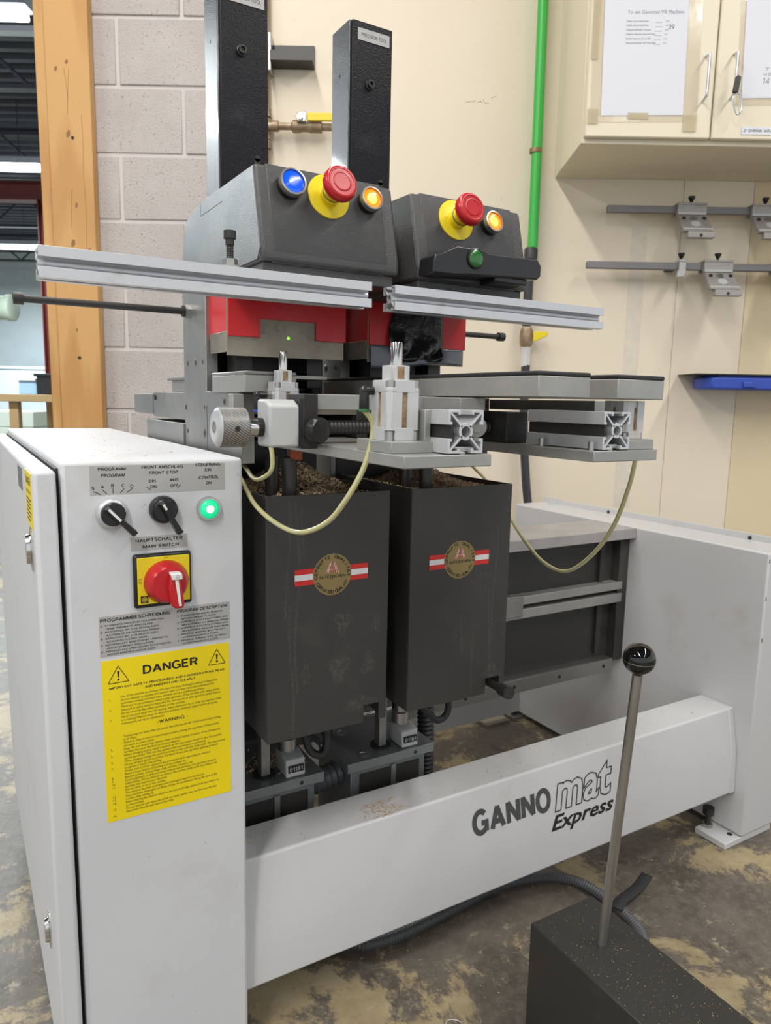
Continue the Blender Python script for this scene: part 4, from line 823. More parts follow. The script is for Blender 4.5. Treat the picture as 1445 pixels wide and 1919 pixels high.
def drill_unit(ox, k):
    t = thing('drill_unit', ['left drilling unit with control head of blue, red and orange buttons', 'right drilling unit with control head, green-button grip and taped guard'][k], 'drilling machine', (ox+.51, 1.25, .3), group='drilling units on the frame')
    X0, X1 = ox+.395, ox+.625
    # C-shaped side plates
    prof = [(1.121, .845), (1.121, .958), (1.305, .960), (1.305, 1.16), (1.45, 1.16), (1.45, .845), (1.45, .60), (1.345, .60), (1.345, .845)]
    for x0, x1 in ((X0, X0+.022), (X1-.022, X1)):
        sp = done(G().prism(prof, 'x', x0, x1), 'side_plate', 'steel' if x0 == X0 else 'web', t, bevel=.001)
        if x0 == X0:
            for y, z, r in ((1.325, 1.013, .0045), (1.37, 1.013, .006), (1.42, 1.013, .0045), (1.318, .932, .0045), (1.32, .885, .007), (1.44, .93, .007), (1.43, .885, .0045), (1.205, .943, .006)):
                done(G().lathe((x0-.0004, y, z), (1, 0, 0), [(0, r*1.25), (.0002, r*1.3), (.0008, r*.9)], 16), 'screw_hole', 'dirty_steel', sp)
                done(G().cyl((x0-.0007, y, z), (x0+.001, y, z), r*.75, n=16), 'hole', 'dark', sp)
            done(G().box(x0-.0004, 1.3035, .845, x0+.0002, 1.3045, .935), 'joint_line', 'dark', sp)
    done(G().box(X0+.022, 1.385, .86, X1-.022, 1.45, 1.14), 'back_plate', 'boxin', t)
    done(G().box(X0+.022, 1.14, .925, X1-.022, 1.38, .957), 'jaw_plate', 'dirty_steel', t, bevel=.001)
    if k == 0:   # rear guide bodies seen left of the column
        done(G().box(X0, 1.452, .905, X0+.12, 1.712, .959), 'rear_body', 'steel', t, bevel=.001)
        done(G().box(X0-.002, 1.714, .910, X0+.11, 1.905, .955), 'rear_body', 'steel', t, bevel=.001)
        done(G().box(X0-.004, 1.452, .84, X0+.11, 1.765, .898), 'rear_foot', 'steel', t, bevel=.001)
        done(G().box(X0+.03, 1.46, .9605, X0+.11, 1.66, .985), 'rear_block', 'alu', t, bevel=.001); done(G().box(X0+.025, 1.455, .985, X0+.115, 1.68, .990), 'rear_cover', 'steel', t)
        done(G().cyl((X0-.003, 1.69, .948), (X0+.001, 1.69, .948), .006, n=14), 'set_screw', 'bolt', t)
    # control head
    hb = [(1.030, 1.165), (1.030, 1.147), (1.44, 1.147), (1.447, 1.20), (1.436, 1.245), (1.405, 1.275), (1.322, 1.2895), (1.060, 1.2865)]
    head = done(G().prism(hb, 'x', X0+.0006, X1+.003), 'control_head', 'head', t, bevel=.006, seg=3)
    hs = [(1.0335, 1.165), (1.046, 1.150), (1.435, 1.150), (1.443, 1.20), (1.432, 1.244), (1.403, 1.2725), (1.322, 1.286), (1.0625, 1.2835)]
    done(G().prism(hs, 'x', X0-.0004, X0+.002), 'side_skin', 'head_side_lit' if k == 0 else 'head', head, bevel=.0006)  # thin skin added; on the left unit its lighter colour paints the side reflection
    done(G().box(X0+.006, 1.0395, 1.1285, X1-.004, 1.40, 1.1475), 'head_base', 'head', head, bevel=.002)
    F = [(1.0292, 1.165), (1.036, 1.1452), (1.30, 1.1452), (1.30, 1.150), (1.2, 1.165), (1.10, 1.2885), (1.0596, 1.2882)]
    done(G().prism([(y-.0006, z) for y, z in F], 'x', X0+.018, X1-.020), 'front_cover', 'head', head, bevel=.005, seg=3)
    done(G().box(X0-.0006, 1.20, 1.262, X0+.0004, 1.318, 1.2632).box(X0-.0006, 1.318, 1.262, X0+.0004, 1.3192, 1.285), 'cover_seam', 'dark', head)
    if k == 0:
        push_button(head, .4475, 1.2585, 'lens_blue', None); estop(head, .511, 1.2535); push_button(head, .579, 1.2545, 'lens_orange', 'glow_orange', .0185)
    else:
        estop(head, .7485, 1.2515); push_button(head, .819, 1.2525, 'lens_orange', 'glow_orange', .0185)
        g = G().prism([(.662, 1.150), (.666, 1.178), (.708, 1.1965), (.762, 1.1955), (.772, 1.191), (.878, 1.193), (.886, 1.183), (.886, 1.166), (.878, 1.160), (.735, 1.153), (.70, 1.150)], 'y', .985, 1.030)
        done(g, 'hand_grip', 'plastic', head, bevel=.003, seg=3)
        done(G().box(.79, .99, 1.148, .86, 1.06, 1.160), 'grip_bracket', 'plastic', head, bevel=.003)
        done(G().lathe((.744, .9855, 1.180), (0, -1, 0), [(0, .0165), (.003, .0165), (.004, .0145), (.003, .014)], 28, False), 'button_ring', 'plastic', head)
        done(G().lathe((.744, .985, 1.180), (0, -1, 0), [(0, .0142), (.003, .0138), (.005, .010), (.0057, .004)], 28), 'grip_button', 'green_btn', head)
    # tall column post
    po = done(G().prism([(ox+.4515, 1.4655), (ox+.4515, 1.389), (ox+.546, 1.389), (ox+.546, 1.4655)], 'z', 1.25, 1.692), 'column_post', 'black_side_sheen', t, bevel=.002)
    done(G().box(ox+.4545, 1.381, 1.29, ox+.5455, 1.391, 1.690), 'post_cover', 'black_hammer', t, bevel=.002)
    for x, z in ((ox+.494, 1.577),):
        done(G().lathe((x, 1.381, z), (0, -1, 0), [(0, .0095), (.002, .0095), (.003, .0075), (.009, .0075), (.009, .0042), (.005, .004)], 20), 'post_bolt', 'bolt', po)
    done(G().cyl((ox+.5235, 1.3812, 1.396), (ox+.5235, 1.3805, 1.396), .006, n=14).box(ox+.5175, 1.3805, 1.380, ox+.5295, 1.3812, 1.396), 'key_slot', 'dark', po)
    done(G().cyl((ox+.4512, 1.43, 1.60), (ox+.4518, 1.43, 1.60), .0035, n=10), 'hole', 'dark', po)
    lb = done(G().box(ox+.466, 1.3798, 1.655, ox+.538, 1.3812, 1.677), 'tool_label', 'sticker_silver', po)
    g = G(); caps(g, 'PRECISION TOOL', ox+.474, 1.6625, .0066, .058, wt=.14); done(g, 'tool_label_lettering', 'ink_grey', po, pre=plane_m((0, 1.3796, 0), (1, 0, 0), (0, 0, 1)))
    # press guard
    gx = ox+.402
    u = [(gx, 1.052), (gx+.056, 1.052), (gx+.056, 1.083), (gx+.160, 1.083), (gx+.160, 1.052), (gx+.219, 1.052), (gx+.219, 1.130), (gx, 1.130)]
    gd = done(G().prism(u, 'y', 1.200, 1.204), 'red_guard', 'red', t, bevel=.0008)
    done(G().box(gx, 1.203, 1.052, gx+.004, 1.32, 1.130).box(gx+.215, 1.203, 1.052, gx+.219, 1.32, 1.130).box(gx, 1.203, 1.126, gx+.219, 1.32, 1.130), 'guard_side', 'red', gd)
    gp = done(G().box(gx-.001, 1.2045, 1.020, gx+.217, 1.2085, 1.125).box(gx-.001, 1.2085, 1.026, gx+.003, 1.30, 1.06).box(gx+.213, 1.2085, 1.026, gx+.217, 1.30, 1.06), 'guard_plate', 'dirty_steel', t, bevel=.0008)
    if k == 0: done(G().lathe((gx+.109, 1.2046, 1.054), (0, -1, 0), [(0, .0028), (.001, .0024), (.0015, .001)], 12), 'status_led', 'led', gp)
    else:
        g = G(); nx, nz = 26, 22
        vv = [[None]*(nz+1) for _ in range(nx+1)]
        for i in range(nx+1):
            for j in range(nz+1):
                s, q = i/nx, j/nz
                x = gx+.048+.112*s-.010*math.sin(3.0*q)*(s < .02); z = 1.115-.088*q-(.006*math.sin(9*s) if j == nz else 0)
                y = 1.196-.020*max(0, q-.40)*abs(math.sin(5.2*s+2.6*q+.6*math.sin(7*q)))-.010*max(0, q-.55)*abs(math.sin(9*s-5*q))
                if q > .66: x += .01*math.sin(3*s+1)*(q-.66)*3; z += .012*(s-.45)**2*4*(q-.66)
                vv[i][j] = g.b.verts.new((x, y, z))
        for i in range(nx):
            for j in range(nz): g.b.faces.new((vv[i][j], vv[i+1][j], vv[i+1][j+1], vv[i][j+1]))
        tp = done(g, 'tape_patch', 'tape', gd); sm = tp.modifiers.new('thick', 'SOLIDIFY'); sm.thickness = .001
        g = G(); nx, nz = 24, 8
        vv = [[g.b.verts.new((gx+.002+.21*i/nx, 1.1978-.0035*(j/nz)*math.sin(6*i/nx+.4)**2, 1.052-.036*j/nz*(1+.20*math.sin(4.4*i/nx+1.2)*(j/nz)))) for j in range(nz+1)] for i in range(nx+1)]
        for i in range(nx):
            for j in range(nz): g.b.faces.new((vv[i][j], vv[i+1][j], vv[i+1][j+1], vv[i][j+1]))
        fm = done(g, 'film_flap', 'film', gp); sm = fm.modifiers.new('thick', 'SOLIDIFY'); sm.thickness = .0004
    # press mechanism behind the guard
    for x in (gx+.030, gx+.165):
        done(G().box(x, 1.25, .97, x+.03, 1.30, 1.03), 'press_foot', 'bolt', t, bevel=.001)
        done(G().cyl((x+.015, 1.275, 1.03), (x+.015, 1.275, 1.14), .009, n=16), 'press_rod', 'steel', t)
    done(G().box(gx+.06, 1.33, .965, gx+.20, 1.37, 1.06), 'press_beam', 'bolt', t, bevel=.001)
    # clamp bars
    def clamp(x0, x1, y0, y1):
        c = done(G().box(x0, y0, .9585, x1, y1, .986), 'clamp_bar', 'alu', t, bevel=.0012, label='milled aluminium clamp bar with black pad')
        done(G().box(x0-.0005, y0-.0005, .986, x1+.0005, y1, .992), 'bar_pad', 'rubber' if k else 'steel', c, bevel=.002)
    if k == 0:
        clamp(.392, .478, 1.095, 1.262)
        done(G().box(.470, 1.15, .983, .56, 1.30, .989), 'thin_plate', 'alu', t, bevel=.0008)
        done(G().box(.395, 1.122, .925, .66, 1.13, .957), 'front_strip', 'dirty_steel', t)
    else:
        clamp(.648, .740, .715, 1.35); clamp(.793, .888, .715, 1.35)
        done(G().box(.648, 1.135, .925, .90, 1.35, .9575), 'cross_plate', 'alu', t, bevel=.001)
    sx = ox+.624
    done(G().box(sx, .85, .938, sx+.046, 1.12, .9565), 'support_bar', 'alu', t, bevel=.0012)
    # guard rods
    if k == 0:
        done(G().lathe((.386, 1.40, 1.108), (-1, 0, 0), [(-.009, .0105), (.006, .0105), (.0062, .0062), (.272, .0062), (.2722, .0102), (.288, .0102), (.288, .006), (.284, .005)], 18), 'stop_rod', 'bolt', t)
        done(G().hexa((.395, 1.40, 1.108), (.385, 1.40, 1.108), .0125), 'lock_nut', 'zinc', t)
    else:
        done(G().lathe((.893, 1.40, 1.106), (1, 0, 0), [(0, .0062), (.240, .0062), (.2402, .0102), (.256, .0102), (.256, .006), (.252, .005)], 18), 'stop_rod', 'bolt', t)
    # drilling box: open-topped sheet steel shell
    bx0, bx1, by0, by1, bz0, bz1 = ox+.408, ox+.631, 1.05, 1.345, .393, .800
    nx0, nx1, nz = ox+.586, ox+.6165, .424
    if k: nx0, nx1, nz = ox+.586, ox+.6195, .424
    w = .0025
    g = G().prism([(bx0, bz0), (nx0, bz0), (nx0, nz), (nx1, nz), (nx1, bz0 if not k else bz0), (bx1, bz0), (bx1, bz1), (bx0, bz1)], 'y', by0, by0+w)
    g.box(bx0, by0+w, bz0, bx0+w, by1, bz1).box(bx1-w, by0+w, bz0, bx1, by1, bz1).box(bx0, by1-w, bz0, bx1, by1, bz1+.07)
    dbx = done(g, 'drill_box', 'box', t, bevel=.0008)
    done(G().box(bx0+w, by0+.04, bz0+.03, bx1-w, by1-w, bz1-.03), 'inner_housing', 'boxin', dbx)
    g = G(); rn = random.Random(5+k)
    P_ = plane_m((0, by0-.0002, 0), (1, 0, 0), (0, 0, 1))
    def speck(x, z, r):
        n_ = rn.choice((3, 4, 5)); a_ = rn.uniform(0, 6)
        g.b.faces.new([g.b.verts.new((x+r*rn.uniform(.5, 1)*math.cos(a_+2*PI*i/n_), z+r*rn.uniform(.5, 1.2)*math.sin(a_+2*PI*i/n_), 0)) for i in range(n_)])
    for dx, za, zb in (((.036, .79, .60), (.042, .62, .40), (.052, .79, .47), (.064, .78, .70)) if k == 0 else ((.19, .72, .50), (.182, .60, .42), (.145, .52, .40), (.118, .56, .48))):
        z = za
        while z > zb:
            x = bx0+dx+.004*math.sin(z*23+dx*90)
            for q in range(3): speck(min(max(x+rn.gauss(0, .0014), bx0+.003), bx1-.003), z, rn.uniform(.0002, .0006))
            z -= .0011
    for ux, uz, rx, rz, n_ in (((.135, .58, .018, .022, 500), (.128, .50, .022, .026, 620), (.185, .50, .016, .025, 420), (.200, .57, .010, .02, 160), (.17, .432, .035, .016, 500), (.068, .50, .010, .03, 160)) if k == 0 else ((.19, .437, .022, .018, 420), (.10, .52, .012, .02, 120), (.165, .62, .02, .04, 130))):
        for q in range(n_):
            a_ = rn.uniform(0, 2*PI); r_ = math.sqrt(rn.random())*(.8+.25*math.sin(3*a_+ux*50)); x = bx0+ux+rx*r_*math.cos(a_); z = uz+rz*r_*math.sin(a_)
            if bx0+.003 < x < bx1-.003 and bz0+.003 < z and not (nx0-.002 < x < nx1+.002 and z < nz+.002): speck(x, z, rn.uniform(.0002, .00065))
    stuff(done(g, 'dust_mark', 'dust', dbx, pre=P_))
    seal_sticker(dbx, ox+.5225+(-.0085 if k else 0), .6655, by0-.0003)
    # chuck, spindles and orange bush under the jaw
    for x, y in ((ox+.468, 1.10), (ox+.462, 1.16)):
        done(G().lathe((x, y, .770), (0, 0, 1), [(0, .020), (.006, .018), (.007, .0125), (.085, .0125), (.088, .006), (.125, .006)], 20), 'drill_chuck', 'bolt', t)
    done(G().box(ox+.466, 1.088, .852, ox+.486, 1.110, .8705), 'orange_bush', 'orange', t, bevel=.001)
    # lower guide: posts, plate, counter, motor housing
    px0 = ox+.387
    gp_ = done(G().box(px0, 1.236, .188, px0+.214, 1.42, .209), 'guide_plate', 'bluegrey', t, bevel=.0015)
    for x, y in ((px0+.051, 1.262), (px0+.054, 1.375)):
        done(G().lathe((x, y, .2085), (0, 0, 1), [(0, .0115), (.0014, .0115), (.0017, .0085), (.0004, .008)], 18), 'plate_screw', 'zinc', gp_)
    done(G().cyl((px0+.165, 1.2357, .198), (px0+.165, 1.238, .198), .0042, n=10), 'hole', 'dark', gp_)
    for x, y in ((px0+.094, 1.272), (px0+.012, 1.37), (px0+.19, 1.36)): done(G().box(x, y, .209, x+.019, y+.020, .52), 'guide_post', 'steel' if x < px0+.1 and y < 1.3 else 'web', t, bevel=.001)
    done(G().lathe((px0+.104, 1.283, .209), (0, 0, 1), [(0, .023), (.003, .023), (.0032, .020)], 24), 'post_bush', 'dark', t)
    cx = px0+.156
    cn = done(G().prism([(1.244, .2095), (1.300, .2095), (1.300, .2500), (1.276, .2535), (1.247, .2450)], 'x', cx-.0205, cx+.0205), 'position_counter', 'cover', t, bevel=.003, seg=3)
    done(G().box(cx-.0160, 1.2425, .2200, cx+.0165, 1.2465, .2340), 'counter_window', 'ink', cn)
    g = G(); caps(g, '01181', cx-.0135, .2226, .0085, .027, wt=.17); done(g, 'counter_digits', 'cover', cn, pre=plane_m((0, 1.2423, 0), (1, 0, 0), (0, 0, 1)))
    done(G().lathe((cx-.003, 1.281, .246), (0, 0, 1), [(0, .014), (.006, .014), (.008, .0185), (.032, .0185), (.034, .014), (.20, .014)], 22), 'coupling', 'zinc', t)
    done(G().box(px0+.015, 1.252, .02, px0+.20, 1.41, .1875), 'lower_housing', 'bluegrey', t, bevel=.002)
    done(G().box(px0+.036, 1.2505, .128, px0+.185, 1.2530, .172), 'vent_slot', 'dark', t)
    done(G().box(px0+.112, 1.248, .10, px0+.124, 1.2535, .176), 'slot_bar', 'steel', t)
    if k == 0:
        done(G().tube([(.565, 1.20, .40), (.578, 1.20, .35), (.588, 1.20, .305), (.582, 1.195, .280), (.566, 1.19, .274), (.550, 1.20, .288), (.545, 1.22, .33)], .0078, 10, 6), 'motor_cable', 'rubber', t)
        done(G().tube([(.586, 1.30, .152), (.625, 1.30, .156), (.675, 1.31, .160), (.735, 1.34, .166)], .0265, 16, 12, rib=.82), 'corrugated_hose', 'hose', t)
    else:
        done(G().tube([(.862, 1.2, .395), (.872, 1.2, .340), (.878, 1.2, .302), (.868, 1.2, .283), (.848, 1.2, .280), (.826, 1.2, .300), (.800, 1.2, .330)], .0075, 10, 6), 'motor_cable', 'rubber', t)
        done(G().tube([(.915, 1.36, .40), (.919, 1.355, .30), (.922, 1.35, .21), (.926, 1.35, .02)], .021, 14, 14, rib=.82), 'corrugated_hose', 'rubber', t)
        done(G().lathe((.872, 1.075, .409), (-.16, -.98, .10), [(0, .008), (.062, .008), (.064, .0105), (.068, .0125), (.092, .0125), (.094, .0115)], 18), 'release_knob', 'bolt', t)
    return t
drill_unit(0, 0)
drill_unit(.268, 1)

# ================================================================== STOP TABLES with pneumatic cylinders
def cylinder(par, cx, cy, z0, s, h, fit=None, ring='green_btn', top=True):
    """square compact cylinder: chamfered body with side grooves, notched end caps with screws, collar, rod, elbow fitting"""
    b = s/2
    def outline(bb, ch, gw=.16, gd=.10):
        o = []
        for q in range(4):                     # one side after the other, groove in its middle
            side = [(-bb+ch*bb, -bb), (-gw*bb, -bb), (-gw*bb, -bb+gd*bb), (gw*bb, -bb+gd*bb), (gw*bb, -bb), (bb-ch*bb, -bb)]
            c, n = (1, 0, -1, 0)[q], (0, 1, 0, -1)[q]
            o += [(cx+x*c-y*n, cy+x*n+y*c) for x, y in side]
        return o
    def notched(bb, nt):
        o = []
        for q in range(4):
            side = [(-bb+nt*bb, -bb), (bb-nt*bb, -bb), (bb-nt*bb, -bb+nt*bb)]
            c, n = (1, 0, -1, 0)[q], (0, 1, 0, -1)[q]
            o += [(cx+x*c-y*n, cy+x*n+y*c) for x, y in side]
        return o
    cyl = done(G().prism(outline(b, .20), 'z', z0+.2*h, z0+(.82 if top else .999)*h), 'stop_cylinder', 'cylw', par, bevel=.0006)
    for za, zb, sc0, sc1 in ((z0, z0+.215*h, z0, z0+.16*h), (z0+.80*h, z0+h, z0+.88*h, z0+.995*h))[:2 if top else 1]:
        done(G().prism(notched(b*1.01, .42), 'z', za, zb).prism(outline(b*1.0, .2), 'z', za+(.17*h if za == z0 else 0), zb-(.125*h if za != z0 else 0)), 'end_cap', 'cylw', cyl, bevel=.0005)
        for fx in (-1, 1):
            for fy in (-1, 1): done(G().cyl((cx+fx*b*.76, cy+fy*b*.76, sc0), (cx+fx*b*.76, cy+fy*b*.76, sc1), b*.19, n=14), 'cap_screw', 'zinc', cyl)
    for q in range(4):
        c, n = (1, 0, -1, 0)[q], (0, 1, 0, -1)[q]
        p = [(cx+x*c-y*n, cy+x*n+y*c) for x, y in ((-.15*b, -.915*b), (.15*b, -.915*b), (.15*b, -.88*b), (-.15*b, -.88*b))]
        done(G().prism(p, 'z', z0+.2*h, z0+.83*h), 'rusty_groove', 'rust', cyl)
    if top:
        done(G().prism(notched(b*.60, .30), 'z', z0+h, z0+h+.018), 'collar', 'cylw', cyl, bevel=.0006)
        done(G().box(cx-b*.26, cy-b*.606, z0+h+.0015, cx+b*.16, cy-b*.58, z0+h+.0165), 'collar_stain', 'rust', cyl)
        done(G().lathe((cx, cy, z0+h+.004), (0, 0, 1), [(0, b*.44), (.0145, b*.44), (.015, b*.30)], 24), 'collar_seat', 'rust', cyl)
        done(G().lathe((cx, cy, z0+h+.01), (0, 0, 1), [(0, b*.33), (.035, b*.33), (.0365, b*.29)], 24), 'piston_rod', 'chrome', cyl)
    if fit:
        fx, fy, fz = fit
        done(G().hexa((fx+.012, fy, fz), (cx-b+.001, fy, fz), .0058), 'fitting_nut', 'zinc', cyl)
        done(G().lathe((fx+.014, fy, fz), (-1, 0, 0), [(0, .0055), (.010, .006), (.016, .0062), (.019, .004)], 14), 'elbow', 'plastic', cyl)
        done(G().lathe((fx, fy, fz+.004), (0, 0, -1), [(0, .0048), (.006, .0060), (.026, .0066), (.0275, .0058)], 16), 'elbow', 'plastic', cyl)
        done(G().lathe((fx, fy, fz-.0225), (0, 0, -1), [(0, .0070), (.003, .0070), (.004, .0055)], 16), 'release_ring', ring, cyl)
def mirror_x(x): return 1.331-x
def stop_table(k):
    mx = (lambda x: x) if k == 0 else mirror_x
    def bx(g, x0, y0, z0, x1, y1, z1):
        a, b = sorted((mx(x0), mx(x1))); return g.box(a, y0, z0, b, y1, z1)
    t = thing('stop_table', ['left pneumatic stop table with two cylinders, spindle and knurled wheel', 'right pneumatic stop table with dark grooved profile, overhanging the beam'][k], 'stop table', (mx(.51), .9, .872), group='pneumatic stop tables')
    done(bx(G(), .4475, .715, .8715, .5765, 1.12, .8868), 'base_plate', 'alu', t, bevel=.0012)
    g = G(); tslot(g, .0525, 'y', .7165, .765 if k == 0 else .872, mx(.5365) if k == 0 else .7985, .9145)
    done(g, 't_slot_profile', 'ext', t, bevel=.0003, ang=30)
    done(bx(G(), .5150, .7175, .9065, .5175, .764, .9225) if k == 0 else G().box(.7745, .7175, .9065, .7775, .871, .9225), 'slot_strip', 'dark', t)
    done(bx(G(), .524, .722, .8895, .5555, .76, .896).box(*(sorted((mx(.532), mx(.541)))[0], .722, .884, sorted((mx(.532), mx(.541)))[1], .745, .890)), 'slot_nut', 'zinc', t, bevel=.001)
    if k == 1:
        for y in (.73, .83): done(G().cyl((.764, y, .8868), (.764, y, .899), .0045, n=14), 'locating_pin', 'zinc', t)
        done(G().box(.773, .72, .938, .82, .86, .9408), 'slot_cover', 'alu', t)
    # bracket block between cylinder and profile
    done(bx(G(), .4495, .748, .8868, .5105, .835, .9015) if k == 0 else G().box(.828, .722, .8868, .883, .80, .9015), 'cylinder_base', 'alu', t, bevel=.001)
    if k == 0: done(bx(G(), .5015, .755, .8868, .5105, .835, .9405), 'bracket_plate', 'alu', t, bevel=.001)
    if k == 0:
        cylinder(t, .4765, .785, .9015, .0470, .0735, (.4405, .800, .962), 'green_btn')
        cylinder(t, .447, 1.075, .902, .0400, .0735, (.405, 1.075, .955), 'blue')
    else:
        cylinder(t, .8595, .760, .9015, .0440, .0550, top=False)
    # spindle with counter, knurled wheel and clamp
    zs = .9105; ys = .955
    if k == 0:
        n = 26; g = G()
        prof = []
        for i in range(70): prof.append((.003*i, .0108 if i % 2 else .0094))
        done(g.lathe((.455, ys, zs), (1, 0, 0), prof, 18), 'threaded_spindle', 'bolt', t)
        wh = done(G().lathe((.2985, ys, zs), (1, 0, 0), [(.0046, .0100), (.0048, .0264), (.0405, .0264), (.0430, .0240), (.0435, .0105)], 72), 'hand_wheel', 'knurl_dark', t)
        g = G()
        for i in range(46):       # knurling ridges, slanted round the rim
            a0 = 2*PI*i/46; a1 = a0+.9
            p = [Vector((.3040+.0355*q, ys+.0264*math.cos(a0+(a1-a0)*q), zs+.0264*math.sin(a0+(a1-a0)*q))) for q in (0, .33, .66, 1)]
            g.tube(p, .0008, 4, 0)
        done(g, 'knurling', 'knurl', wh)
        done(G().cyl((.2992, ys, zs), (.3032, ys, zs), .0085, n=24), 'wheel_hole', 'dirty_steel', wh)
        done(G().cyl((.322, ys-.0268, zs-.001), (.322, ys-.02, zs-.001), .0038, n=16), 'set_hole', 'dark', wh)
        done(G().lathe((.340, ys, zs), (1, 0, 0), [(0, .0125), (.0175, .0125), (.018, .0128), (.030, .0128)], 28), 'wheel_shaft', 'chrome', t)
        done(G().cyl((.3570, ys, zs), (.3700, ys, zs), .0130, n=28), 'shaft_collar', 'plastic', t)
        ctr = done(G().prism([(ys-.026, .8840), (ys+.020, .8840), (ys+.020, .9490), (ys-.010, .9490), (ys-.026, .9410)], 'x', .3660, .4110), 'counter_housing', 'cover', t, bevel=.004, seg=3)
        done(G().lathe((.2985, ys, zs), (1, 0, 0), [(.0002, .0080), (0, .0198), (.0046, .0262), (.0049, .0255)], 48, False), 'wheel_rim', 'ext', wh)
        done(G().pipe((.3655, ys, zs), (.3670, ys, zs), .0165, .0130, 28), 'counter_boss', 'cover', ctr)
        done(G().prism([(ys-.0262, .8825), (ys+.021, .8825), (ys+.021, .9505), (ys-.0262, .9505)], 'x', .4110, .4155), 'housing_seal', 'rubber', ctr)
        done(G().box(.4155, ys-.0265, .8815, .4385, ys+.03, .9575), 'clamp_block', 'black_metal', t, bevel=.0015)
        nb = Vector((.25, -.95, -.12)).normalized()
        ck = done(G().lathe((.427, ys-.026, .9095), nb, [(0, .006), (.008, .006), (.0085, .0160), (.010, .0178), (.0215, .0178), (.0235, .0162), (.0238, .012)], 36), 'clamp_knob', 'plastic', t)
        g = G(); q = nb.orthogonal().normalized(); e = nb.cross(q)
        for i in range(40):
            a = 2*PI*i/40; dr_ = q*math.cos(a)+e*math.sin(a)
            p0 = Vector((.427, ys-.026, .9095))+nb*.0105+dr_*.0178; g.cyl(p0, p0+nb*.0108, .0006, n=4)
        c0 = Vector((.427, ys-.026, .9095))+nb*.0236; u = (q+e).normalized(); v = nb.cross(u)
        for s in (-.006, -.002, .002, .006):
            g.tube([c0+u*-.009+v*s, c0+u*.009+v*s], .0006, 4, 0)
        done(g, 'knob_ribs', 'plastic', ck)
        done(G().box(.4385, ys-.012, .9355, .660, ys+.02, .9575), 'guide_bar', 'alu', t, bevel=.001)
        done(G().box(.374, 1.10, .884, .392, 1.12, .956), 'rear_bracket', 'alu', t, bevel=.001)
        done(G().tube([(.4405, .80, .938), (.454, .80, .917), (.446, .805, .87), (.428, .82, .825), (.414, .85, .79), (.398, .90, .770), (.391, .97, .773), (.386, 1.04, .791), (.396, 1.12, .816), (.400, 1.17, .832), (.395, 1.22, .85)], .0037, 10, 8), 'air_tube', 'tube', t)
        done(G().tube([(.405, 1.075, .931), (.407, 1.06, .927), (.409, 1.04, .892), (.411, 1.03, .86), (.407, 1.03, .840), (.400, 1.06, .826), (.404, 1.10, .826), (.410, 1.15, .838), (.41, 1.2, .85)], .0036, 10, 8), 'air_tube', 'tube', t)
    else:
        prof = [(.003*i, .0108 if i % 2 else .0094) for i in range(24)]
        done(G().lathe((.742, ys, zs), (1, 0, 0), prof, 18), 'threaded_spindle', 'bolt', t)
        done(G().lathe((.735, ys-.0, zs), (-.55, -.84, 0), [(0, .006), (.003, .017), (.006, .017), (.008, .009), (.020, .008)], 24), 'spindle_end', 'cover', t)
        done(G().box(.757, .905, .8868, .80, 1.10, .936), 'rear_support', 'black_metal', t, bevel=.001)
        done(G().box(.690, 1.0, .8868, .752, 1.03, .935), 'slide_block', 'dark', t)
        for x, y, z in ((.700, .985, .921), (.705, .985, .897)): done(G().cyl((x, y+.02, z), (x, y, z), .0065, n=14), 'cap_screw', 'zinc', t)
        done(G().tube([(.937, .80, .8715), (.937, .80, .86), (.938, .81, .817), (.943, .84, .75), (.961, .9, .687), (.982, .98, .638), (.999, 1.06, .636), (1.019, 1.14, .663), (1.041, 1.22, .701), (1.073, 1.34, .764), (1.07, 1.4, .799), (1.04, 1.46, .86)], .0037, 10, 8), 'air_tube', 'tube', t)
    return t
stop_table(0)
stop_table(1)

# ================================================================== FENCE RAILS
for k, (x0, x1, lb) in enumerate(((.100, .5615, 'left aluminium fence rail crossing below the left control head'), (.603, 1.0595, 'right aluminium fence rail reaching out past the right control head'))):
    t = thing('fence_rail', lb, 'fence rail', (x0, 1.02, 1.09), group='aluminium fence rails')
    g = G(); tslot(g, .0375, 'x', x0, x1, 1.01875, 1.1090)
    done(g, 't_slot_profile', 'ext', t, bevel=.0002, ang=30)
    if k == 0:
        done(G().lathe((.3445, 1.018, 1.1278), (0, 0, 1), [(0, .0145), (.003, .0145)], 24), 'washer', 'zinc', t)
        done(G().hexa((.3445, 1.018, 1.1308), (.3445, 1.018, 1.1400), .0105), 'nut', 'zinc', t)
        done(G().lathe((.3445, 1.018, 1.140), (0, 0, 1), [(.0012*i, .0046 if i % 2 else .0052) for i in range(16)]+[(.019, .0062), (.027, .0062), (.0272, .0088), (.0375, .0088), (.038, .0078), (.0379, .004), (.034, .0038)], 20), 'cap_bolt', 'bolt', t)

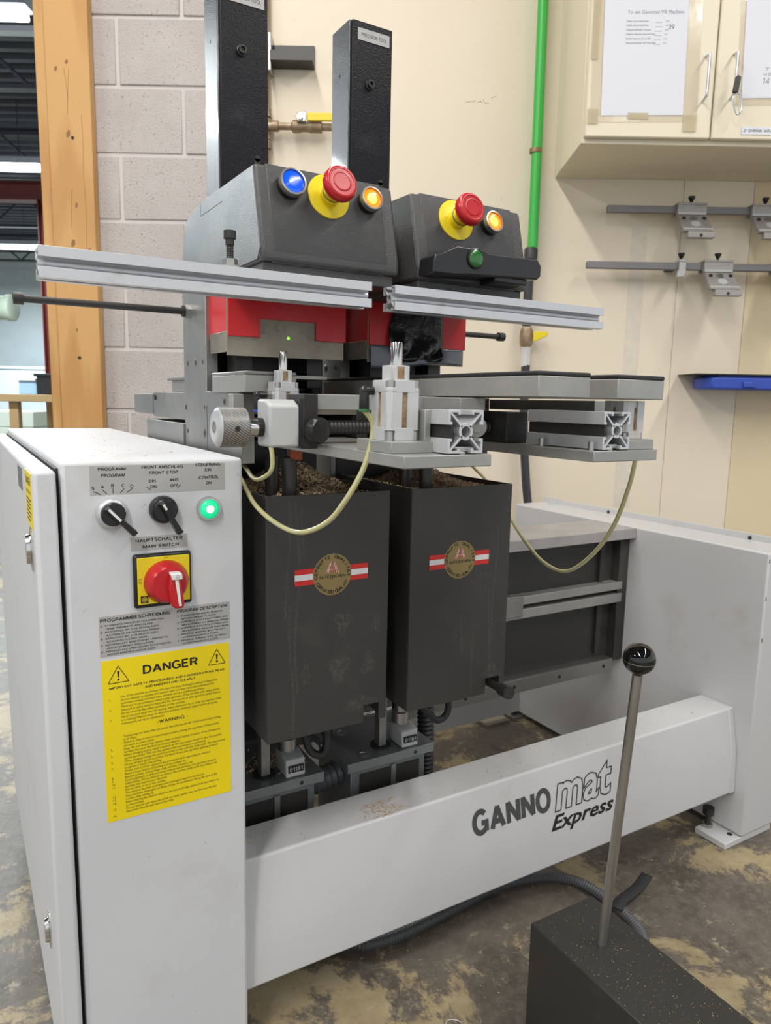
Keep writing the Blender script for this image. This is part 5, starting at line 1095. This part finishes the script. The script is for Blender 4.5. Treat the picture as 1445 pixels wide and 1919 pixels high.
# ================================================================== FLOOR THINGS
CUR = 'M'
t = thing('lever_box', 'black steel box on the floor with an upright rod and black ball knob', 'foot lever', (.74, .6, 0))
done(G().prism([(.682, 0.0), (.8055, 0.0), (.8055, .2), (.682, .2)], 'y', .44, .712), 'box', 'pedal', t, bevel=.0015)
done(G().cyl((.7425, .632, .199), (.7495, .611, .603), .0066, n=18), 'rod', 'rod', t)
bc = Vector((.7500, .6105, .6245)); dv = (bc-Vector((.7425, .632, .199))).normalized()
done(G().lathe(bc-dv*.0208, dv, [(.0208-.0208*math.cos(PI*i/22), .0208*math.sin(PI*i/22)+.0001) for i in range(23)], 32), 'ball_knob', 'ball', t)
done(G().pipe(bc-dv*.0026, bc-dv*.0018, .0209, .019, 36), 'parting_line', 'zinc', t)
g = G(); chips(g, 420, lambda: (random.uniform(.685, .803), random.uniform(.45, .708), .2002), .0002, .0008, True); stuff(done(g, 'sawdust', 'sawdust', t))
hp_ = [(.40, 1.05, .012), (.529, 1.014, .012), (.568, .989, .012), (.641, .982, .012), (.753, .991, .012), (.862, 1.0, .012), (.955, .981, .012), (1.012, .936, .012), (1.026, .865, .012), (1.02, .80, .012), (1.0, .76, .012), (.95, .72, .012), (.88, .70, .012), (.82, .69, .012)]
done(G().tube(hp_, .0105, 12, 22, rib=.84), 'corrugated_hose', 'hose', None, loc=(.86, 1.0, 0), thing_=('grey corrugated cable hose curving over the floor behind the lever box', 'hose'))
g = G(); pts = spline([(1.01, .832, .024), (1.035, .842, .0245), (1.075, .855, .016), (1.12, .871, .007), (1.165, .889, .004)], 5)
for a, b in zip(pts, pts[1:]):
    n = Vector((-(b-a).y, (b-a).x, 0)).normalized()*.011
    g.b.faces.new([g.b.verts.new(p) for p in (a-n, b-n, b+n, a+n)])
bmesh.ops.remove_doubles(g.b, verts=g.b.verts, dist=.0005)
o = done(g, 'webbing_strap', 'strap', None, loc=(1.1, .86, 0), thing_=('dark webbing strap tied on the corrugated hose', 'strap')); sm = o.modifiers.new('thick', 'SOLIDIFY'); sm.thickness = .003
for k, (pts, lb) in enumerate((([(.55, .80, .0012), (.585, .79, .0016), (.605, .80, .002), (.62, .79, .0012), (.615, .775, .0016), (.60, .772, .0012)], 'thin white thread scrap lying on the floor left of the lever box'), ([(.655, .70, .0015), (.662, .715, .008), (.668, .705, .012), (.672, .69, .0045), (.668, .68, .0015)], 'small white thread loop on the floor against the lever box'))):
    done(G().tube(pts, .0009, 6, 6), 'thread_scrap', 'cylw', None, loc=pts[0], thing_=(lb, 'thread'))
# wood shavings
for k, ox in enumerate((0, .268)):
    def mound():
        x = random.uniform(ox+.413, ox+.626); y = random.uniform(1.055, 1.335)
        h = .793+.008*math.sin(x*40)+(.045 if k == 0 else .02)*math.exp(-((x-ox-.55)/.06)**2-((y-1.25)/.07)**2)
        return (x, y, h-random.random()*.012)
    g = G(); chips(g, 8500, mound, .0014, .0038)
    stuff(done(g, 'wood_shavings', ['chips', 'chips'][k], None, loc=(ox+.52, 1.2, .78), thing_=(['heap of wood shavings inside the left drilling box', 'heap of wood shavings inside the right drilling box'][k], 'wood shavings', 'wood shavings in the drilling boxes'), frame='U'))
g = G(); chips(g, 260, lambda: (random.gauss(.56, .020), random.uniform(.912, .955), .3003), .0007, .0022, True); chips(g, 60, lambda: (random.uniform(.32, 1.3), random.uniform(.915, .99), .3003), .001, .0028, True)
stuff(done(g, 'beam_shavings', 'chips', None, loc=(.6, .95, .3), thing_=('scatter of wood shavings on top of the white front beam', 'wood shavings')))
g = G(); chips(g, 420, lambda: (random.gauss(.535, .045), random.gauss(1.325, .022), .2095+random.random()*.006), .001, .0035)
stuff(done(g, 'plate_shavings', 'chips', None, frame='U', loc=(.44, 1.30, .21), thing_=('small heap of wood shavings on the lower left guide plate', 'wood shavings')))
g = G(); chips(g, 200, lambda: (random.uniform(.11, .3), random.uniform(.9, 1.5), .8773), .0006, .002, True)
stuff(done(g, 'cabinet_sawdust', 'chips_loose', None, loc=(.2, 1.2, .877), thing_=('sprinkle of sawdust on top of the white control cabinet', 'sawdust')))
g = G()
def fl_pt():
    if random.random() < .55: return (random.uniform(-.55, .06), random.uniform(.9, 3.2), .001)
    return (random.uniform(.3, 1.7), random.uniform(.2, 1.5), .001)
chips(g, 2600, fl_pt, .0005, .0022, True)
stuff(done(g, 'floor_shavings', 'chips_loose', None, loc=(.2, 1.4, 0), thing_=('loose wood shavings scattered over the concrete floor', 'wood shavings')))
